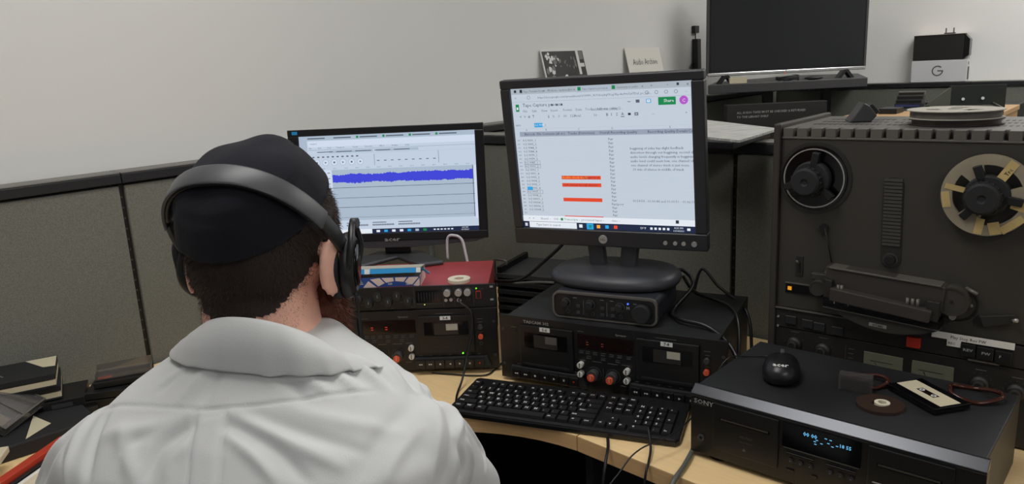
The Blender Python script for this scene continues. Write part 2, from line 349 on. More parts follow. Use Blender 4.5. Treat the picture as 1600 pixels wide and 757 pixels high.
# ---------------------------------------------------------------- double cassette deck (3U) and its neighbour
def cassette_deck(label, loc, rot, tags, lit, group=None):
    P = thing('cassette_deck', label, 'cassette deck', loc, rot)
    MB().box(.018, .004, .010, .464, .287, .1495).build('chassis', 'black_dusty', P, bevel=.0015)
    fp = MB().box(0, -.003, .008, .482, .004, .150); fp.build('front_panel', 'black_panel', P, bevel=.0012)
    for x in (.008, .474):
        for z in (.04, .118): MB().cyl((x, -.0045, z), .0032, .002, 'y', 10).build('mounting_hole', 'mid_grey', P)
    for x in (.06, .42):
        for y in (.03, .25): MB().cyl((x, y, 0), .014, .011, 'z', 14).build('foot', 'black_matte', P)
    pr = MB()
    def bay(x0, x1, tagtext, z0, z1):
        d = MB().box(x0, -.009, z0, x1, -.003, z1).build('cassette_door', 'black_panel', P, bevel=.0018)
        W = x1 - x0; H = z1 - z0
        MB().box(x0 + W * .1, -.0096, z0 + H * .48, x1 - W * .1, -.0088, z0 + H * .84).build('window', 'black_gloss', d)
        MB().box(x0 + W * .28, -.0103, z0 + H * .5, x1 - W * .28, -.0095, z0 + H * .8).build('cassette', 'otari_low', d)
        lab(MB().box(x0 + W * .5, -.0108, z0 + H * .62, x0 + W * .71, -.010, z0 + H * .79).build('cassette_label', 'carton_grey' if tagtext != '5-6' else 'otari_top', d), 'pale paper cassette label behind the window')
        MB().box(x0 + W * .08, -.0095, z0 + H * .06, x1 - W * .08, -.0088, z0 + H * .1).build('door_rib', 'black_matte', d)
        if tagtext:
            g = MB().box(x0 + W * .4, -.0104, z0 + H * .9, x0 + W * .59, -.0095, z0 + H * 1.0)
            t = g.build('number_tag', 'white_print', d)
            MB().text(tagtext, .0085, (x0 + W * .495, -.0107, z0 + H * .92), m=0, align='c', bold=True).build('tag_number', 'black', t, fix=False)
    bay(.050, .172, tags[0], .042, .134); bay(.307, .430, tags[1], .050, .136)
    for x0, n, z in ((.028, 7, .0), (.292, 7, .0)):   # transport key strips
        w_ = .160
        s_ = MB().prism([(x0, .014), (x0 + w_ + .014, .014), (x0 + w_ + .004, .040), (x0, .040)], -.012, -.003, 'y').build('key_strip', 'black_matte', P, bevel=.001)
        kw = (w_ - .006) / n
        for i in range(n):
            k = MB().box(x0 + .004 + i * kw, -.0165, .017, x0 + .004 + (i + 1) * kw - .0015, -.012, .035).build('transport_key', 'black_panel', P, bevel=.0008)
            sx = x0 + .004 + (i + .5) * kw
            sy = MB(); q = .0022
            if i in (0, 1):
                for d in (-q, q):
                    sg = -1 if i == 0 else 1
                    sy.add([(sx + d - sg * q * .8, -.0168, .0285), (sx + d - sg * q * .8, -.0168, .0245), (sx + d + sg * q, -.0168, .0265)], [(0, 1, 2)])
            elif i == 2: sy.box(sx - .0018, -.0168, .0247, sx + .0018, -.0165, .0283)
            elif i in (3, 4):
                sg = -1 if i == 3 else 1
                sy.add([(sx - sg * q, -.0168, .0288), (sx - sg * q, -.0168, .0242), (sx + sg * q, -.0168, .0265)], [(0, 1, 2)])
            elif i == 5: sy.box(sx - .0016, -.0168, .0245, sx - .0005, -.0165, .0285).box(sx + .0005, -.0168, .0245, sx + .0016, -.0165, .0285)
            else: sy.cyl((sx, -.0169, .0265), .002, .0004, 'y', 10)
            sy.build('key_symbol', 'red_plastic' if i == 6 else 'white_print', k, fix=False)
            pr.box(sx - .004, -.0034, .0425, sx + .003, -.0031, .0436)
    MB().box(.181, -.0045, .098, .300, -.003, .128).build('display', 'display_dark', P)
    dd = MB()
    for cx in (.200, .232):
        for z in (.107, .112): dd.box(cx, -.0048, z, cx + .005, -.0045, z + .0013)
    dd.build('display_segments', 'led_red' if lit else 'vfd_dim', P)
    # centre controls
    for row, (z, xs) in enumerate(((.090, (.184, .198, .214, .231, .249, .266, .285)), (.080, (.200, .231, .262)))):
        for x in xs:
            MB().box(x, -.0048, z - .003, x + .009, -.003, z - .0005).build('function_button', 'mid_grey', P)
            pr.box(x, -.0034, z + .0018, x + .010, -.0031, z + .0028)
    for x in (.1885, .2875):
        for z in (.064, .0445):
            k = MB().cyl((x, -.016, z), .0062, .013, 'y', 16).build('level_knob', 'knob_white', P, bevel=.0008)
            MB().box(x - .0008, -.0166, z - .004, x + .0008, -.016, z + .006).build('pointer', 'mid_grey', k)
    for x in (.216, .256):
        k = MB().cyl((x, -.019, .046), .0115, .016, 'y', 24).build('input_knob', 'mid_grey', P, bevel=.001)
        o = MB().cyl((x - .001, -.024, .0435), .0075, .007, 'y', 20).build('knob_cap', 'orange_knob', k, bevel=.001)
        MB().box(x - .0016, -.0245, .041, x - .0006, -.024, .050).build('pointer', 'knob_white', o)
        pr.ring((x, -.0034, .046), .0150, .0144, .0003, 'y', 32)
    pr.box(.235, -.0034, .032, .2355, -.0031, .060)
    MB().cyl((.444, -.012, .108), .0055, .010, 'y', 14).build('pitch_knob', 'mid_grey', P)
    MB().cyl((.444, -.013, .0855), .0055, .011, 'y', 14).build('headphone_knob', 'orange_knob', P)
    MB().ring((.444, -.005, .068), .0045, .0022, .002, 'y', 14).build('headphone_jack', 'mid_grey', P)
    MB().box(.026, -.0045, .115, .042, -.003, .121).build('power_switch', 'black_matte', P)
    for x, z, w_ in ((.028, .1245, .012), (.181, .133, .014), (.438, .1245, .012), (.440, .117, .009), (.440, .0935, .009), (.184, .0715, .013), (.212, .072, .02), (.245, .072, .022), (.275, .073, .016), (.20, .032, .01), (.272, .028, .012), (.345, .1395, .04)):
        pr.box(x, -.0034, z, x + w_, -.0031, z + .0011)
    pr.build('panel_print', 'print_dim', P, fix=False)
    t = MB().text('TASCAM', .0085, (.058, -.0036, .1375), m=0, wide=1.25, bold=True).text('302', .0085, (.103, -.0036, .1375), wide=1.1, bold=True)
    t.build('maker_lettering', 'print_grey', P, fix=False)
    MB().text('Syncaset', .0065, (.262, -.0036, .1335)).build('series_lettering', 'print_grey', P, fix=False)
    if lit: MB().cyl((.402, -.0065, .0465), .0017, .004, 'y', 10).build('power_light', 'led_green', P)
    return P
RX, RY, RA = -.0344, 1.5430, -.4889
def RT(x, y, z): return (RX + math.cos(RA) * x - math.sin(RA) * y, RY + math.sin(RA) * x + math.cos(RA) * y, z + DESK)
cassette_deck('black double cassette deck tagged 5-6 and 7-8, under the grey-framed audio interface', (RX, RY, DESK), RA, ('5-6', '7-8'), False)
LA = -.045; LX, LY = -.041 - .482 * math.cos(LA), 1.59 - .482 * math.sin(LA)
def LT(x, y, z): return (LX + math.cos(LA) * x - math.sin(LA) * y, LY + math.sin(LA) * x + math.cos(LA) * y, z + DESK)
cassette_deck('black double cassette deck tagged 3-4 with a green light, beside the bearded man', (LX, LY, DESK), LA, (None, '3-4'), True)

# ---------------------------------------------------------------- rack channel unit with burgundy casing on the left deck
def rack_unit():
    P = thing('rack_amplifier', 'slim black rack unit with silver knobs and burgundy top, on the left cassette deck', 'audio rack unit', LT(0, 0, .1508), LA)
    X = lambda px: .482 + (px - 774) * .001415
    Z = lambda py: (484 - py) / 38 * .052
    MB().box(.016, .006, .000, .466, .215, .0505).build('casing', 'burgundy', P, bevel=.001)
    MB().box(0, 0, .0005, .482, .006, .0525).build('front_panel', 'black', P, bevel=.001)
    pr = MB()
    for px, py in ((559.5, 463), (576, 470.6), (590.8, 460.5), (606.4, 469.8), (621, 460), (637.7, 469), (528, 470), (545, 461)):
        x, z = X(px), Z(py)
        k = MB().cyl((x, -.014, z), .0082, .014, 'y', 20, r2=.0092).build('dark_knob', 'black_matte', P, bevel=.0008)
        MB().box(x - .0006, -.0146, z + .001, x + .0006, -.014, z + .007).build('pointer', 'print_grey', k)
        n = 14
        for i in range(n):
            a0 = -.6 + i * (math.pi + 1.2) / n; a1 = a0 + (math.pi + 1.2) / n
            pr.quad([(x + math.cos(a) * r, -.0004, z + math.sin(a) * r) for a, r in ((a0, .0108), (a1, .0108), (a1, .0114), (a0, .0114))])
        pr.box(x + .003, -.0004, z - .0155, x + .009, -.0002, z - .0145)
    for px in (646, 692, 709, 739):
        pr.box(X(px), -.0004, .004, X(px) + .0005, -.0002, .050)
    MB().box(X(649), -.001, Z(473), X(688), 0, Z(453)).build('meter_window', 'display_black', P)
    mm = MB()
    for i in range(8): mm.box(X(653 + i * 4.3), -.0013, Z(471), X(653 + i * 4.3) + .0016, -.001, Z(456))
    mm.build('meter_bars', 'slate', P)
    pr.box(X(650), -.0004, Z(475.5), X(690), -.0002, Z(475))
    for px in (699, 716.6, 730.6):
        x, z = X(px), Z(456.6)
        k = MB().cyl((x, -.013, z), .0078, .013, 'y', 20).build('silver_knob', 'knob_silver', P, bevel=.001)
        MB().ring((x, -.001, z), .0105, .0092, .001, 'y', 24).build('knob_ring', 'mid_grey', P)
    for px, py, r in ((696, 469.5, .0036), (704, 469, .0036)):
        MB().cyl((X(px), -.005, Z(py)), r, .005, 'y', 12).build('push_button', 'knob_silver', P)
    MB().ring((X(716.6), -.004, Z(470)), .005, .0028, .004, 'y', 16).build('headphone_jack', 'chrome', P)
    MB().ring((X(731.5), -.002, Z(469)), .0045, .0025, .002, 'y', 16).build('spare_jack', 'mid_grey', P)
    MB().cyl((X(744), -.002, Z(452)), .0016, .002, 'y', 10).build('power_light', 'led_green', P)
    MB().cyl((X(662), -.002, Z(476.3)), .0012, .002, 'y', 8).build('signal_light', 'led_ylw', P)
    sw = MB().box(X(743), -.0012, Z(469), X(751), 0, Z(456)).build('power_switch', 'red_plastic', P)
    MB().box(X(744), -.003, Z(468), X(750), -.0012, Z(457.5)).build('rocker', 'black', sw)
    for py in (450, 471.5): MB().box(X(765), -.001, Z(py) - .002, X(770), 0, Z(py) + .002).build('rack_slot', 'print_grey', P)
    pr.text('POWER', .004, (X(746), -.0005, Z(454)))
    pr.build('panel_print', 'print_dim', P, fix=False)
    return P
rack_unit()
TOPZ = .1508 + .0505                                # top of the burgundy casing above the desk
# roll of tape and open carton on it
o = MB(); o.ring((0, 0, 0), .0255, .0105, .008, 'z', 40)
tag(o.build('tape_roll', 'tape_ring', None, LT(.482 - .083, .035, TOPZ), bevel=.0008), 'cream roll of splicing tape lying on the burgundy casing', 'tape roll')
def carton():
    P = thing('open_carton', 'small blue and white printed carton lying open in front of the left monitor foot', 'box', LT(.168, .008, TOPZ), LA)
    L, D, H = .148, .075, .023
    MB().box(0, 0, 0, L, .0012, H).build('front_wall', 'blue', P)
    pr = MB()
    import math as _m
    cx = L * .63                                      # arc of printed pale segments
    for i, a in enumerate((2.62, 2.2, 1.8, 1.40, 1.0, .6)):
        R0, R1, da = .040, .060, .17
        seg = [(cx + _m.cos(a + da) * R0 * 1.35, _m.sin(a + da) * R0 * .9 - .022), (cx + _m.cos(a - da) * R0 * 1.35, _m.sin(a - da) * R0 * .9 - .022), (cx + _m.cos(a - da) * R1 * 1.3, _m.sin(a - da) * R1 - .022), (cx + _m.cos(a + da) * R1 * 1.3, _m.sin(a + da) * R1 - .022)]
        pts = [(min(max(x, .001), L - .001), -.0004, min(max(z, .001), H - .0008)) for x, z in seg]
        pr.quad(pts, 0)
    pr.text('160', .007, (L * .55, -.0007, .006), m=1, align='c', bold=True).text('180', .007, (L * .82, -.0007, .0045), m=1, align='c', bold=True)
    pr.quad([(.02, -.0003, .0006), (L * .9, -.0003, .0006), (L * .9, -.0003, .002), (.02, -.0003, .002)], 2)
    for i in range(4): pr.quad([(.006, -.0005, .009 + i * .0035), (.022 - i * .002, -.0005, .009 + i * .0035), (.022 - i * .002, -.0005, .0103 + i * .0035), (.006, -.0005, .0103 + i * .0035)], 0)
    pr.build('front_print', ['pale_pink', 'white_print', 'red_print'], P, fix=False)
    MB().box(L - .0012, .0012, 0, L, D, H).build('side_wall', 'pale_pink', P)
    MB().box(0, .0012, 0, .0012, D, H).build('side_wall', 'pale_pink', P)
    MB().box(.0012, .0012, 0, L - .0012, D, .0012).build('bottom_panel', 'carton_grey', P)
    MB().box(0, D, 0, L, D + .0012, .030).build('back_wall', 'carton_grey', P)
    X = Matrix.Translation((0, D, .030)) @ Matrix.Rotation(math.radians(-8), 4, 'X')
    lid = MB().box(0, -.055, 0, L, 0, .0012, X=X).build('lid', 'carton_grey', P)
    X2 = Matrix.Translation((0, D - .0545, .0375)) @ Matrix.Rotation(math.radians(65), 4, 'X')
    fl = MB().box(0, -.011, 0, L, 0, .0010, X=X2).box(.0, -.0112, .0010, .009, 0, .0013, m=1, X=X2).box(.022, -.0112, .0010, .034, 0, .0013, m=1, X=X2).box(L - .01, -.0112, .001, L, 0, .0013, m=1, X=X2)
    fl.build('lid_flap', ['cyan', 'white_print'], lid)
    X3 = Matrix.Translation((L, D - .05, .033)) @ Matrix.Rotation(math.radians(40), 4, 'Y') @ Matrix.Rotation(math.radians(-25), 4, 'X')
    MB().box(0, -.03, 0, .020, .004, .001, X=X3).box(.014, -.03, .001, .020, .004, .0013, m=1, X=X3).build('side_flap', ['cyan', 'white_print'], P)
carton()

# ---------------------------------------------------------------- monitors
def scr_text(mb, rows, W, H, m):
    pass
def left_monitor():
    x, y, z, a, t = -.301, 1.87, .27, -.08, .076
    P = thing('monitor', 'wide black monitor showing a blue sound waveform, behind the bearded man', 'monitor', (x, y, z + DESK), a)
    Q = Matrix.Rotation(-t, 4, 'X'); Q = Matrix.Rotation(-t, 4, 'X')
    rx = (-t, 0, 0)
    W, H = .443, .249
    w0, w1, h0, h1 = -.249, .243, -.020, .266
    bz = MB().box(w0, -.004, W and H, w1, .012, h1).box(w0, -.004, h0, w1, .012, 0).box(w0, -.004, 0, -W / 2, .012, H).box(W / 2, -.004, 0, w1, .012, H)
    P2 = P
    bz.build('bezel', 'bezel_black', P, rot=rx, bevel=.0015)
    MB().box(w0 + .004, .012, h0 + .003, w1 - .004, .030, h1 - .004).box(-.15, .03, .03, .15, .048, .21).build('back_shell', 'bezel_black', P, rot=rx, bevel=.004)
    lo = MB().prism([(-.2, h0 - .001), (.235, h0 - .001), (.235, h0 + .008), (0, h0 - .008)], -.006, 0, 'y')
    MB().prism([(w0 + .002, h0 + .002), (w1 - .002, h0 + .002), (w1 - .03, h0 - .008), (.05, h0 - .018), (-.05, h0 - .018), (w0 + .03, h0 - .008)], -.002, .014, 'y').build('lower_bezel', 'bezel_lower', P, rot=rx, bevel=.001)
    MB().text('acer', .015, (.0, -.0045, h0 - .001), m=0, align='c', wide=1.5, bold=True).build('maker_lettering', 'print_grey', P, rot=rx, fix=False)
    MB().box(w0 + .012, -.0045, h1 - .012, w0 + .026, -.004, h1 - .004).build('energy_sticker', 'cyan', P, rot=rx)
    MB().box(-W / 2, 0, 0, W / 2, .001, H).build('screen', 'scr_a', P, rot=rx)
    c = MB(); U = lambda u: -W / 2 + u * W; V = lambda v: H * (1 - v)
    def R(u0, v0, u1, v1, m, d=.0004): c.quad([(U(u0), -d, V(v1)), (U(u1), -d, V(v1)), (U(u1), -d, V(v0)), (U(u0), -d, V(v0))], m)
    # materials: 0 a2 track grey 1 wave 2 ink 3 light 4 nav 5 green 6 cyan 7 dark 8 white
    R(0, 0, 1, .045, 0)
    for i in range(6):
        R(.05 + i * .15, .018, .15 + i * .15, .03, 2, .0006)
        if i > 1: R(.03 + i * .15, .012, .043 + i * .15, .034, 5, .0006)
    R(0, .045, .045, .95, 0); R(.012, .155, .03, .2, 5, .0007)
    R(.05, .05, 1, .11, 3)
    c.text('Untitled', .0055, (U(.06), -.0006, V(.085)), m=2)
    xx = .055
    for wd in ('File', 'Edit', 'View', 'Transport', 'Tracks', 'Generate', 'Effect', 'Analyze', 'Help'):
        c.text(wd, .0052, (U(xx), -.0006, V(.128)), m=2); xx += .018 + .0085 * len(wd)
    R(.05, .14, 1, .142, 2); R(.05, .185, 1, .187, 0)
    for i in range(5): R(.10 + i * .11, .158, .19 + i * .11, .166, 2, .0006)
    R(.17, .15, .42, .175, 0, .0005); R(.44, .15, .68, .175, 0, .0005)
    for i in range(10): R(.07 + i * .028, .205, .083 + i * .028, .218, 2, .0006)
    for i in range(6):
        cx, cz = U(.095 + i * .05), V(.268)
        n = 20; c.quad([(cx + .0085 * math.cos(2 * math.pi * k / n), -.0006, cz + .0085 * math.sin(2 * math.pi * k / n)) for k in range(n)], 0)
        c.quad([(cx + .0072 * math.cos(2 * math.pi * k / n), -.0008, cz + .0072 * math.sin(2 * math.pi * k / n)) for k in range(n)], 3)
        if i % 2: c.quad([(cx - .002, -.001, cz - .0025), (cx + .003, -.001, cz), (cx - .002, -.001, cz + .0025)], 2)
        else: c.quad([(cx - .0022, -.001, cz - .0022), (cx + .0022, -.001, cz - .0022), (cx + .0022, -.001, cz + .0022), (cx - .0022, -.001, cz + .0022)], 2)
    for i in range(9): R(.44 + i * .04, .262, .455 + i * .04, .270, 2, .0006)
    R(.425, .20, .427, .31, 2); R(.79, .19, .792, .31, 2)
    for i in range(15): c.text('%d:00' % (i * 4), .0042, (U(.06 + i * .063), -.0006, V(.335)), m=2)
    R(.045, .345, .985, .86, 0, .0005)
    R(.045, .345, .14, .62, 3, .0007); R(.14, .345, .175, .86, 3, .0006)
    for v in (.37, .40, .43, .47): R(.055, v, .11, v + .007, 2, .0009)
    for i in range(5): R(.15, .37 + i * .055, .165, .377 + i * .055, 2, .0009)
    rr = random.Random(3); n = 170; top = []; bot = []
    am = .035
    for i in range(n + 1):
        u = .178 + (.978 - .178) * i / n
        am += (rr.random() - .5) * .006; am = min(max(am, .027), .043)
        e = .012 if .40 < i / n else 0; dip = .02 if .2 < i / n < .3 and rr.random() < .5 else 0
        hu = am + rr.random() * .012 - dip * .4; hd = am + rr.random() * .012 - dip * .4
        top.append((U(u), V(.435 - hu))); bot.append((U(u), V(.435 + hd)))
    for i in range(n): c.quad([(bot[i][0], -.0009, bot[i][1]), (bot[i + 1][0], -.0009, bot[i + 1][1]), (top[i + 1][0], -.0009, top[i + 1][1]), (top[i][0], -.0009, top[i][1])], 1)
    for v, th in ((.525, .004), (.63, .0035), (.725, .004), (.83, .002)): R(.045, v, .985, v + th, 7, .0009)
    R(.978, .345, .981, .86, 7, .0009)
    R(.985, .345, 1, .88, 3, .0006)
    for i in range(3):
        R(.24 + i * .15, .885, .32 + i * .15, .893, 2, .0006)
        for k in range(14): R(.24 + i * .15 + k * .009, .905, .246 + i * .15 + k * .009, .922, 2, .0006)
    R(.82, .95, .93, .958, 2, .0006) if False else None
    R(.385, .955, 1, 1, 4, .0008); R(0, .955, .385, 1, 8, .0007)
    for i, mm in enumerate((8, 6, 8, 8, 6, 0, 5)): R(.41 + i * .045, .967, .43 + i * .045, .99, mm, .001)
    for i in range(6): R(.74 + i * .02, .973, .752 + i * .02, .985, 8, .001)
    c.text('8:55 PM', .0048, (U(.92), -.001, V(.975)), m=8, align='c').text('10/14/2021', .0045, (U(.92), -.001, V(.995)), m=8, align='c')
    c.build('screen_content', ['scr_a2', 'scr_wave', 'scr_ink', 'scr_a3', 'scr_nav', 'scr_green', 'scr_cyan', 'scr_dark', 'scr_white'], P, rot=rx, fix=False)
    # stand: neck and folded plate foot (local)
    zb = TOPZ - z
    nx = .005
    MB().box(nx - .033, .020, zb + .010, nx + .033, .034, .02).build('neck', 'black', P, bevel=.003)
    MB().prism([(nx - .06, .045), (nx + .055, .045), (nx + .135, -.075), (nx + .078, -.098), (nx + .005, -.01), (nx - .065, -.098), (nx - .125, -.075)], zb, zb + .011, 'z').build('foot', 'bezel_lower', P, bevel=.004)
left_monitor()

def right_monitor():
    x, y, z, a, t, ro = .198, 1.547, .322, -.46, -.099, .013
    P = thing('monitor', 'squarish dark grey monitor showing a spreadsheet with orange cells', 'monitor', (x, y, z + DESK), a)
    rx = (-t, ro * -1, 0)
    W, H = .376, .301
    w0, w1, h0, h1 = -.209, .2125, -.036, .319
    MB().box(w0, -.010, H, w1, .014, h1).box(w0, -.010, h0, w1, .014, 0).box(w0, -.010, 0, -W / 2, .014, H).box(W / 2, -.010, 0, w1, .014, H).build('bezel', 'bezel_grey', P, rot=rx, bevel=.003, seg=3)
    MB().box(w0 + .006, .014, h0 + .006, w1 - .006, .034, h1 - .006).box(-.13, .034, .03, .13, .060, .25).build('back_shell', 'bezel_grey', P, rot=rx, bevel=.006)
    MB().box(-W / 2, -.001, 0, W / 2, .001, H).build('screen', 'scr_b', P, rot=rx)
    b = MB().cyl((-.004, -.0125, -.0185), .0095, .003, 'y', 28).build('maker_badge', 'knob_silver', P, rot=rx, bevel=.001)
    MB().text('DELL', .0055, (-.004, -.0128, -.0205), align='c', bold=True).build('badge_lettering', 'mid_grey', b, fix=False)
    for bx in (.128, .148, .165): MB().cyl((bx, -.0125, -.0205), .0042, .003, 'y', 16).build('menu_button', 'knob_silver', P, rot=rx)
    MB().cyl((.186, -.0125, -.0205), .0055, .003, 'y', 20).build('power_button', 'knob_silver', P, rot=rx)
    c = MB(); U = lambda u: -W / 2 + u * W; V = lambda v: H * (1 - v)
    # 0 hdr 1 tab 2 ink 3 dark 4 line 5 nav 6 orange 7 yellow 8 green 9 purple 10 cyan 11 white
    def R(u0, v0, u1, v1, m, d=.0014): c.quad([(U(u0), -d, V(v1)), (U(u1), -d, V(v1)), (U(u1), -d, V(v0)), (U(u0), -d, V(v0))], m)
    def T(s, u, v, sz, m=2, al='l'): c.text(s, sz, (U(u), -.0020, V(v)), m=m, align=al)
    R(0, 0, 1, .042, 1)
    R(.385, .004, .58, .045, 4, .0016)
    R(.02, .012, .034, .03, 3, .0018)
    R(.055, .010, .07, .032, 3, .0018); T('Tape Transfer Down', .076, .030, .0058); T('x', .195, .03, .006, 3)
    T('M', .222, .03, .006, 3); T('Inbox - updates@an', .24, .030, .0058); T('x', .372, .03, .006, 3)
    R(.395, .010, .413, .034, 8, .0018); T('Tape Capture process', .42, .030, .0055); T('x', .555, .03, .006, 3)
    R(.585, .010, .603, .034, 8, .0018); T('Summary to audio', .612, .030, .0058); T('x', .745, .03, .006, 3); T('+', .79, .032, .008, 2)
    T('-', .875, .028, .008, 3); R(.925, .012, .937, .028, 3, .0018); T('x', .975, .03, .008, 3)
    T('<', .02, .075, .007, 2); c.ring((U(.105), -.0016, V(.066)), .0036, .003, .0002, 'y', 20, 2)
    T('https://docs.google.com/spreadsheets/d/1HWc_8cYnhsqdrg9Xeg1fhp-4urPm7aV7Daf_po_use...', .16, .075, .0062, 2)
    for i in range(4): c.ring((U(.77 + i * .05), -.0016, V(.066)), .0038, .0030, .0002, 'y', 6, 2)
    T('...', .965, .072, .009, 2)
    R(0, .093, 1, .0945, 0)
    R(.022, .11, .042, .16, 8, .0018); R(.027, .13, .037, .147, 11, .002)
    T('Tape Capture process', .065, .128, .0098, 3)
    for i in range(3): R(.235 + i * .028, .116, .247 + i * .028, .128, 2, .0018)
    xx = .065
    for wd in ('File', 'Edit', 'View', 'Insert', 'Format', 'Data', 'Tools', 'Add-ons', 'Help'):
        T(wd, xx, .166, .0068, 2); xx += .018 + .0092 * len(wd)
    T('Last edit was made 12...', .465, .166, .0068, 2); R(.465, .168, .62, .1692, 2)
    T('~', .665, .13, .012, 3); R(.71, .108, .73, .128, 2, .0018); R(.765, .106, .79, .132, 10, .0018); R(.769, .110, .786, .128, 11, .002); T('+', .7775, .127, .008, 5, 'c')
    R(.828, .098, .918, .148, 8, .0018); T('Share', .856, .131, .0088, 11)
    c.cyl((U(.958), -.0018, V(.122)), .0082, .0006, 'y', 28, 9); c.text('C', .009, (U(.958), -.0022, V(.134)), m=11, align='c')
    for i, s in enumerate(('<', '>', '#', 'T')): T(s, .04 + i * .026, .205, .008, 3)
    R(.165, .188, .166, .21, 4); T('$   %   .0   .00   123', .21, .208, .0075, 2); T('Arial', .365, .208, .0075, 2); T('10', .475, .208, .0075, 2)
    T('B', .545, .208, .0085, 3); T('I', .572, .208, .0085, 3); T('S', .60, .208, .0085, 3); T('A', .628, .207, .0085, 3); R(.625, .213, .645, .217, 3)
    R(.665, .192, .68, .207, 3, .0018); R(.70, .19, .72, .21, 2, .0018); R(.705, .195, .715, .205, 4, .002); T('...', .79, .205, .01, 2); T('^', .965, .212, .007, 3)
    T('A493', .01, .262, .0055, 2); R(.125, .242, .175, .272, 10, .0018); T('0-S 9991', .128, .263, .006, 11); T('_1', .18, .265, .006, 3)
    R(0, .28, 1, .281, 4)
    for u, s in ((.07, 'A'), (.19, 'B'), (.38, 'C'), (.57, 'D'), (.88, 'E')): T(s, u, .296, .0055, 2)
    R(.03, .302, 1, .336, 0)
    for u, s in ((.06, 'Barcode'), (.135, 'File Contents (all cr.)'), (.32, 'Tracks (Distortion)'), (.50, 'Overall Recording Quality'), (.765, 'Recording Quality Details/Comme')): T(s, u, .326, .0074, 3)
    rws = [.362 + i * .0265 for i in range(21)]
    ids = ['0-S 0001_1', '0-S 0002_2', '0-S 9984_3', '0-S 9984_4', '0-S 9979_1', '0-S 9979_2', '0-S 9987_1', '0-S 9990_2', '0-S 9991_1', '0-S 9991_4', '0-S 9993_3', '0-S 9994_2', '0-S 9995_1', '0-S 9995_4', '0-S 9997_1', '0-S 9998_2', '0-S 00001_1', '0-S 00004_2', '0-S 00006_2', '0-S 00008_2', '']
    for i, v in enumerate(rws):
        T(str(470 + i), .012, v + .006, .0045, 2)
        if ids[i]: T(ids[i], .045, v + .008, .0068, 3)
        if i != 17: T('Fair', .548, v + .008, .0068, 3)
        R(.03, v + .0145, 1, v + .0149, 4)
    T('Fair/poor', .545, rws[17] + .008, .0068, 3)
    for i in (6, 7, 14):
        v = rws[i]
        for q in ((.042, v - .012, .14, v - .0108), (.042, v + .0125, .14, v + .0137), (.042, v - .012, .0432, v + .0137), (.1388, v - .012, .14, v + .0137)): R(*q, 3, .0018)
    R(.045, rws[13] - .01, .08, rws[13] + .014, 10, .0022); T('999', .05, rws[13] + .006, .006, 11)
    for v in (rws[10], rws[12], rws[16]): R(.262, v - .012, .492, v + .014, 6, .0018)
    T('double check track!', .265, rws[10] + .007, .0072, 7); T('Highlight for all', .385, rws[10] + .007, .006, 3); T('Left channel through all noise', .275, rws[12] + .007, .0062, 3)
    R(.262, .905, .492, .911, 6, .0018)
    for i, s in enumerate(('beggining of sides has slight feedback', 'distortion through out beggining, second channel d', 'audio levels changing frequently in beggining, low fi', 'audio level could seem low, one channel of stereo l', 'one channel of stereo track is just noise', ' .10 min of silence in middle of track')):
        T(s, .665, .435 + i * .0285, .0072, 3)
    T('00:54:54 - 01:00:44 and 01:00:51 - 01:06:10 unive', .665, .795, .0072, 2)
    R(0, .885, .17, .887, 4, .0018)
    R(0, .912, 1, .955, 11, .0019)
    for u, s in ((.035, '+'), (.06, '='), (.11, 'Sheet1 -'), (.19, 'Old -'), (.36, 'processed tapes -'), (.54, 'misc -')): T(s, u, .94, .007, 2)
    R(.235, .924, .25, .942, 8, .0022); T('Transcripts -', .255, .94, .007, 8)
    R(.895, .915, .912, .938, 3, .0022)
    R(0, .955, 1, 1, 5, .0022); R(.037, .957, .33, 1, 11, .0024)
    c.text('Type here to search', .007, (U(.08), -.003, V(.985)), m=2)
    for q in ((.010, .968, .017, .978), (.018, .968, .025, .978), (.010, .98, .017, .99), (.018, .98, .025, .99)): R(*q, 11, .003)
    for u, mm in ((.345, 11), (.40, 10), (.45, 7), (.50, 10), (.55, 6)): R(u, .966, u + .02, .99, mm, .003)
    R(.39, .957, .43, 1, 10, .0026); R(.402, .968, .42, .99, 8, .003)
    c.text('59°F', .0065, (U(.70), -.003, V(.985)), m=11)
    for i in range(5): R(.755 + i * .023, .970, .768 + i * .023, .986, 11, .003)
    c.text('8:55 PM', .0055, (U(.91), -.003, V(.975)), m=11, align='c').text('10/14/2021', .005, (U(.91), -.003, V(.994)), m=11, align='c')
    R(.955, .968, .972, .985, 11, .003)
    c.build('screen_content', ['scr_hdr', 'scr_tab', 'scr_ink', 'scr_dark', 'scr_line', 'scr_nav', 'scr_orange', 'scr_yel', 'scr_green', 'scr_purple', 'scr_cyan', 'scr_white'], P, rot=rx, fix=False)
    # stand
    for s in (-1, 1):
        lg = MB(); X = Matrix.Translation((.008, .03, -.03))
        lo, hi = (.022 * s, .043 * s)
        n0 = (-.012 + .030 * s, -.062); 
        lg.prism([(.008 + .013 * s + .003 * s, -.085), (.008 + .05 * s, -.085), (.008 + .062 * s, .02), (.008 + .026 * s, .02)], .012, .034, 'y')
        lg.build('stand_leg', 'base_grey', P, bevel=.003)
    base = MB(); zb = .157 + .052 - z; n = 48; prof = []
    cx, cy, ax, ay = .010, .028, .137, .098
    rings = []
    for sc, h in ((1.0, .000), (1.02, .008), (1.0, .016), (.93, .024), (.75, .028), (.35, .032), (.01, .033)):
        rings.append([(cx + ax * sc * math.copysign(abs(math.cos(2 * math.pi * i / n)) ** .8, math.cos(2 * math.pi * i / n)), cy + ay * sc * math.copysign(abs(math.sin(2 * math.pi * i / n)) ** .8, math.sin(2 * math.pi * i / n)), zb + h) for i in range(n)])
    vs = [p for r_ in rings for p in r_]; k = len(rings)
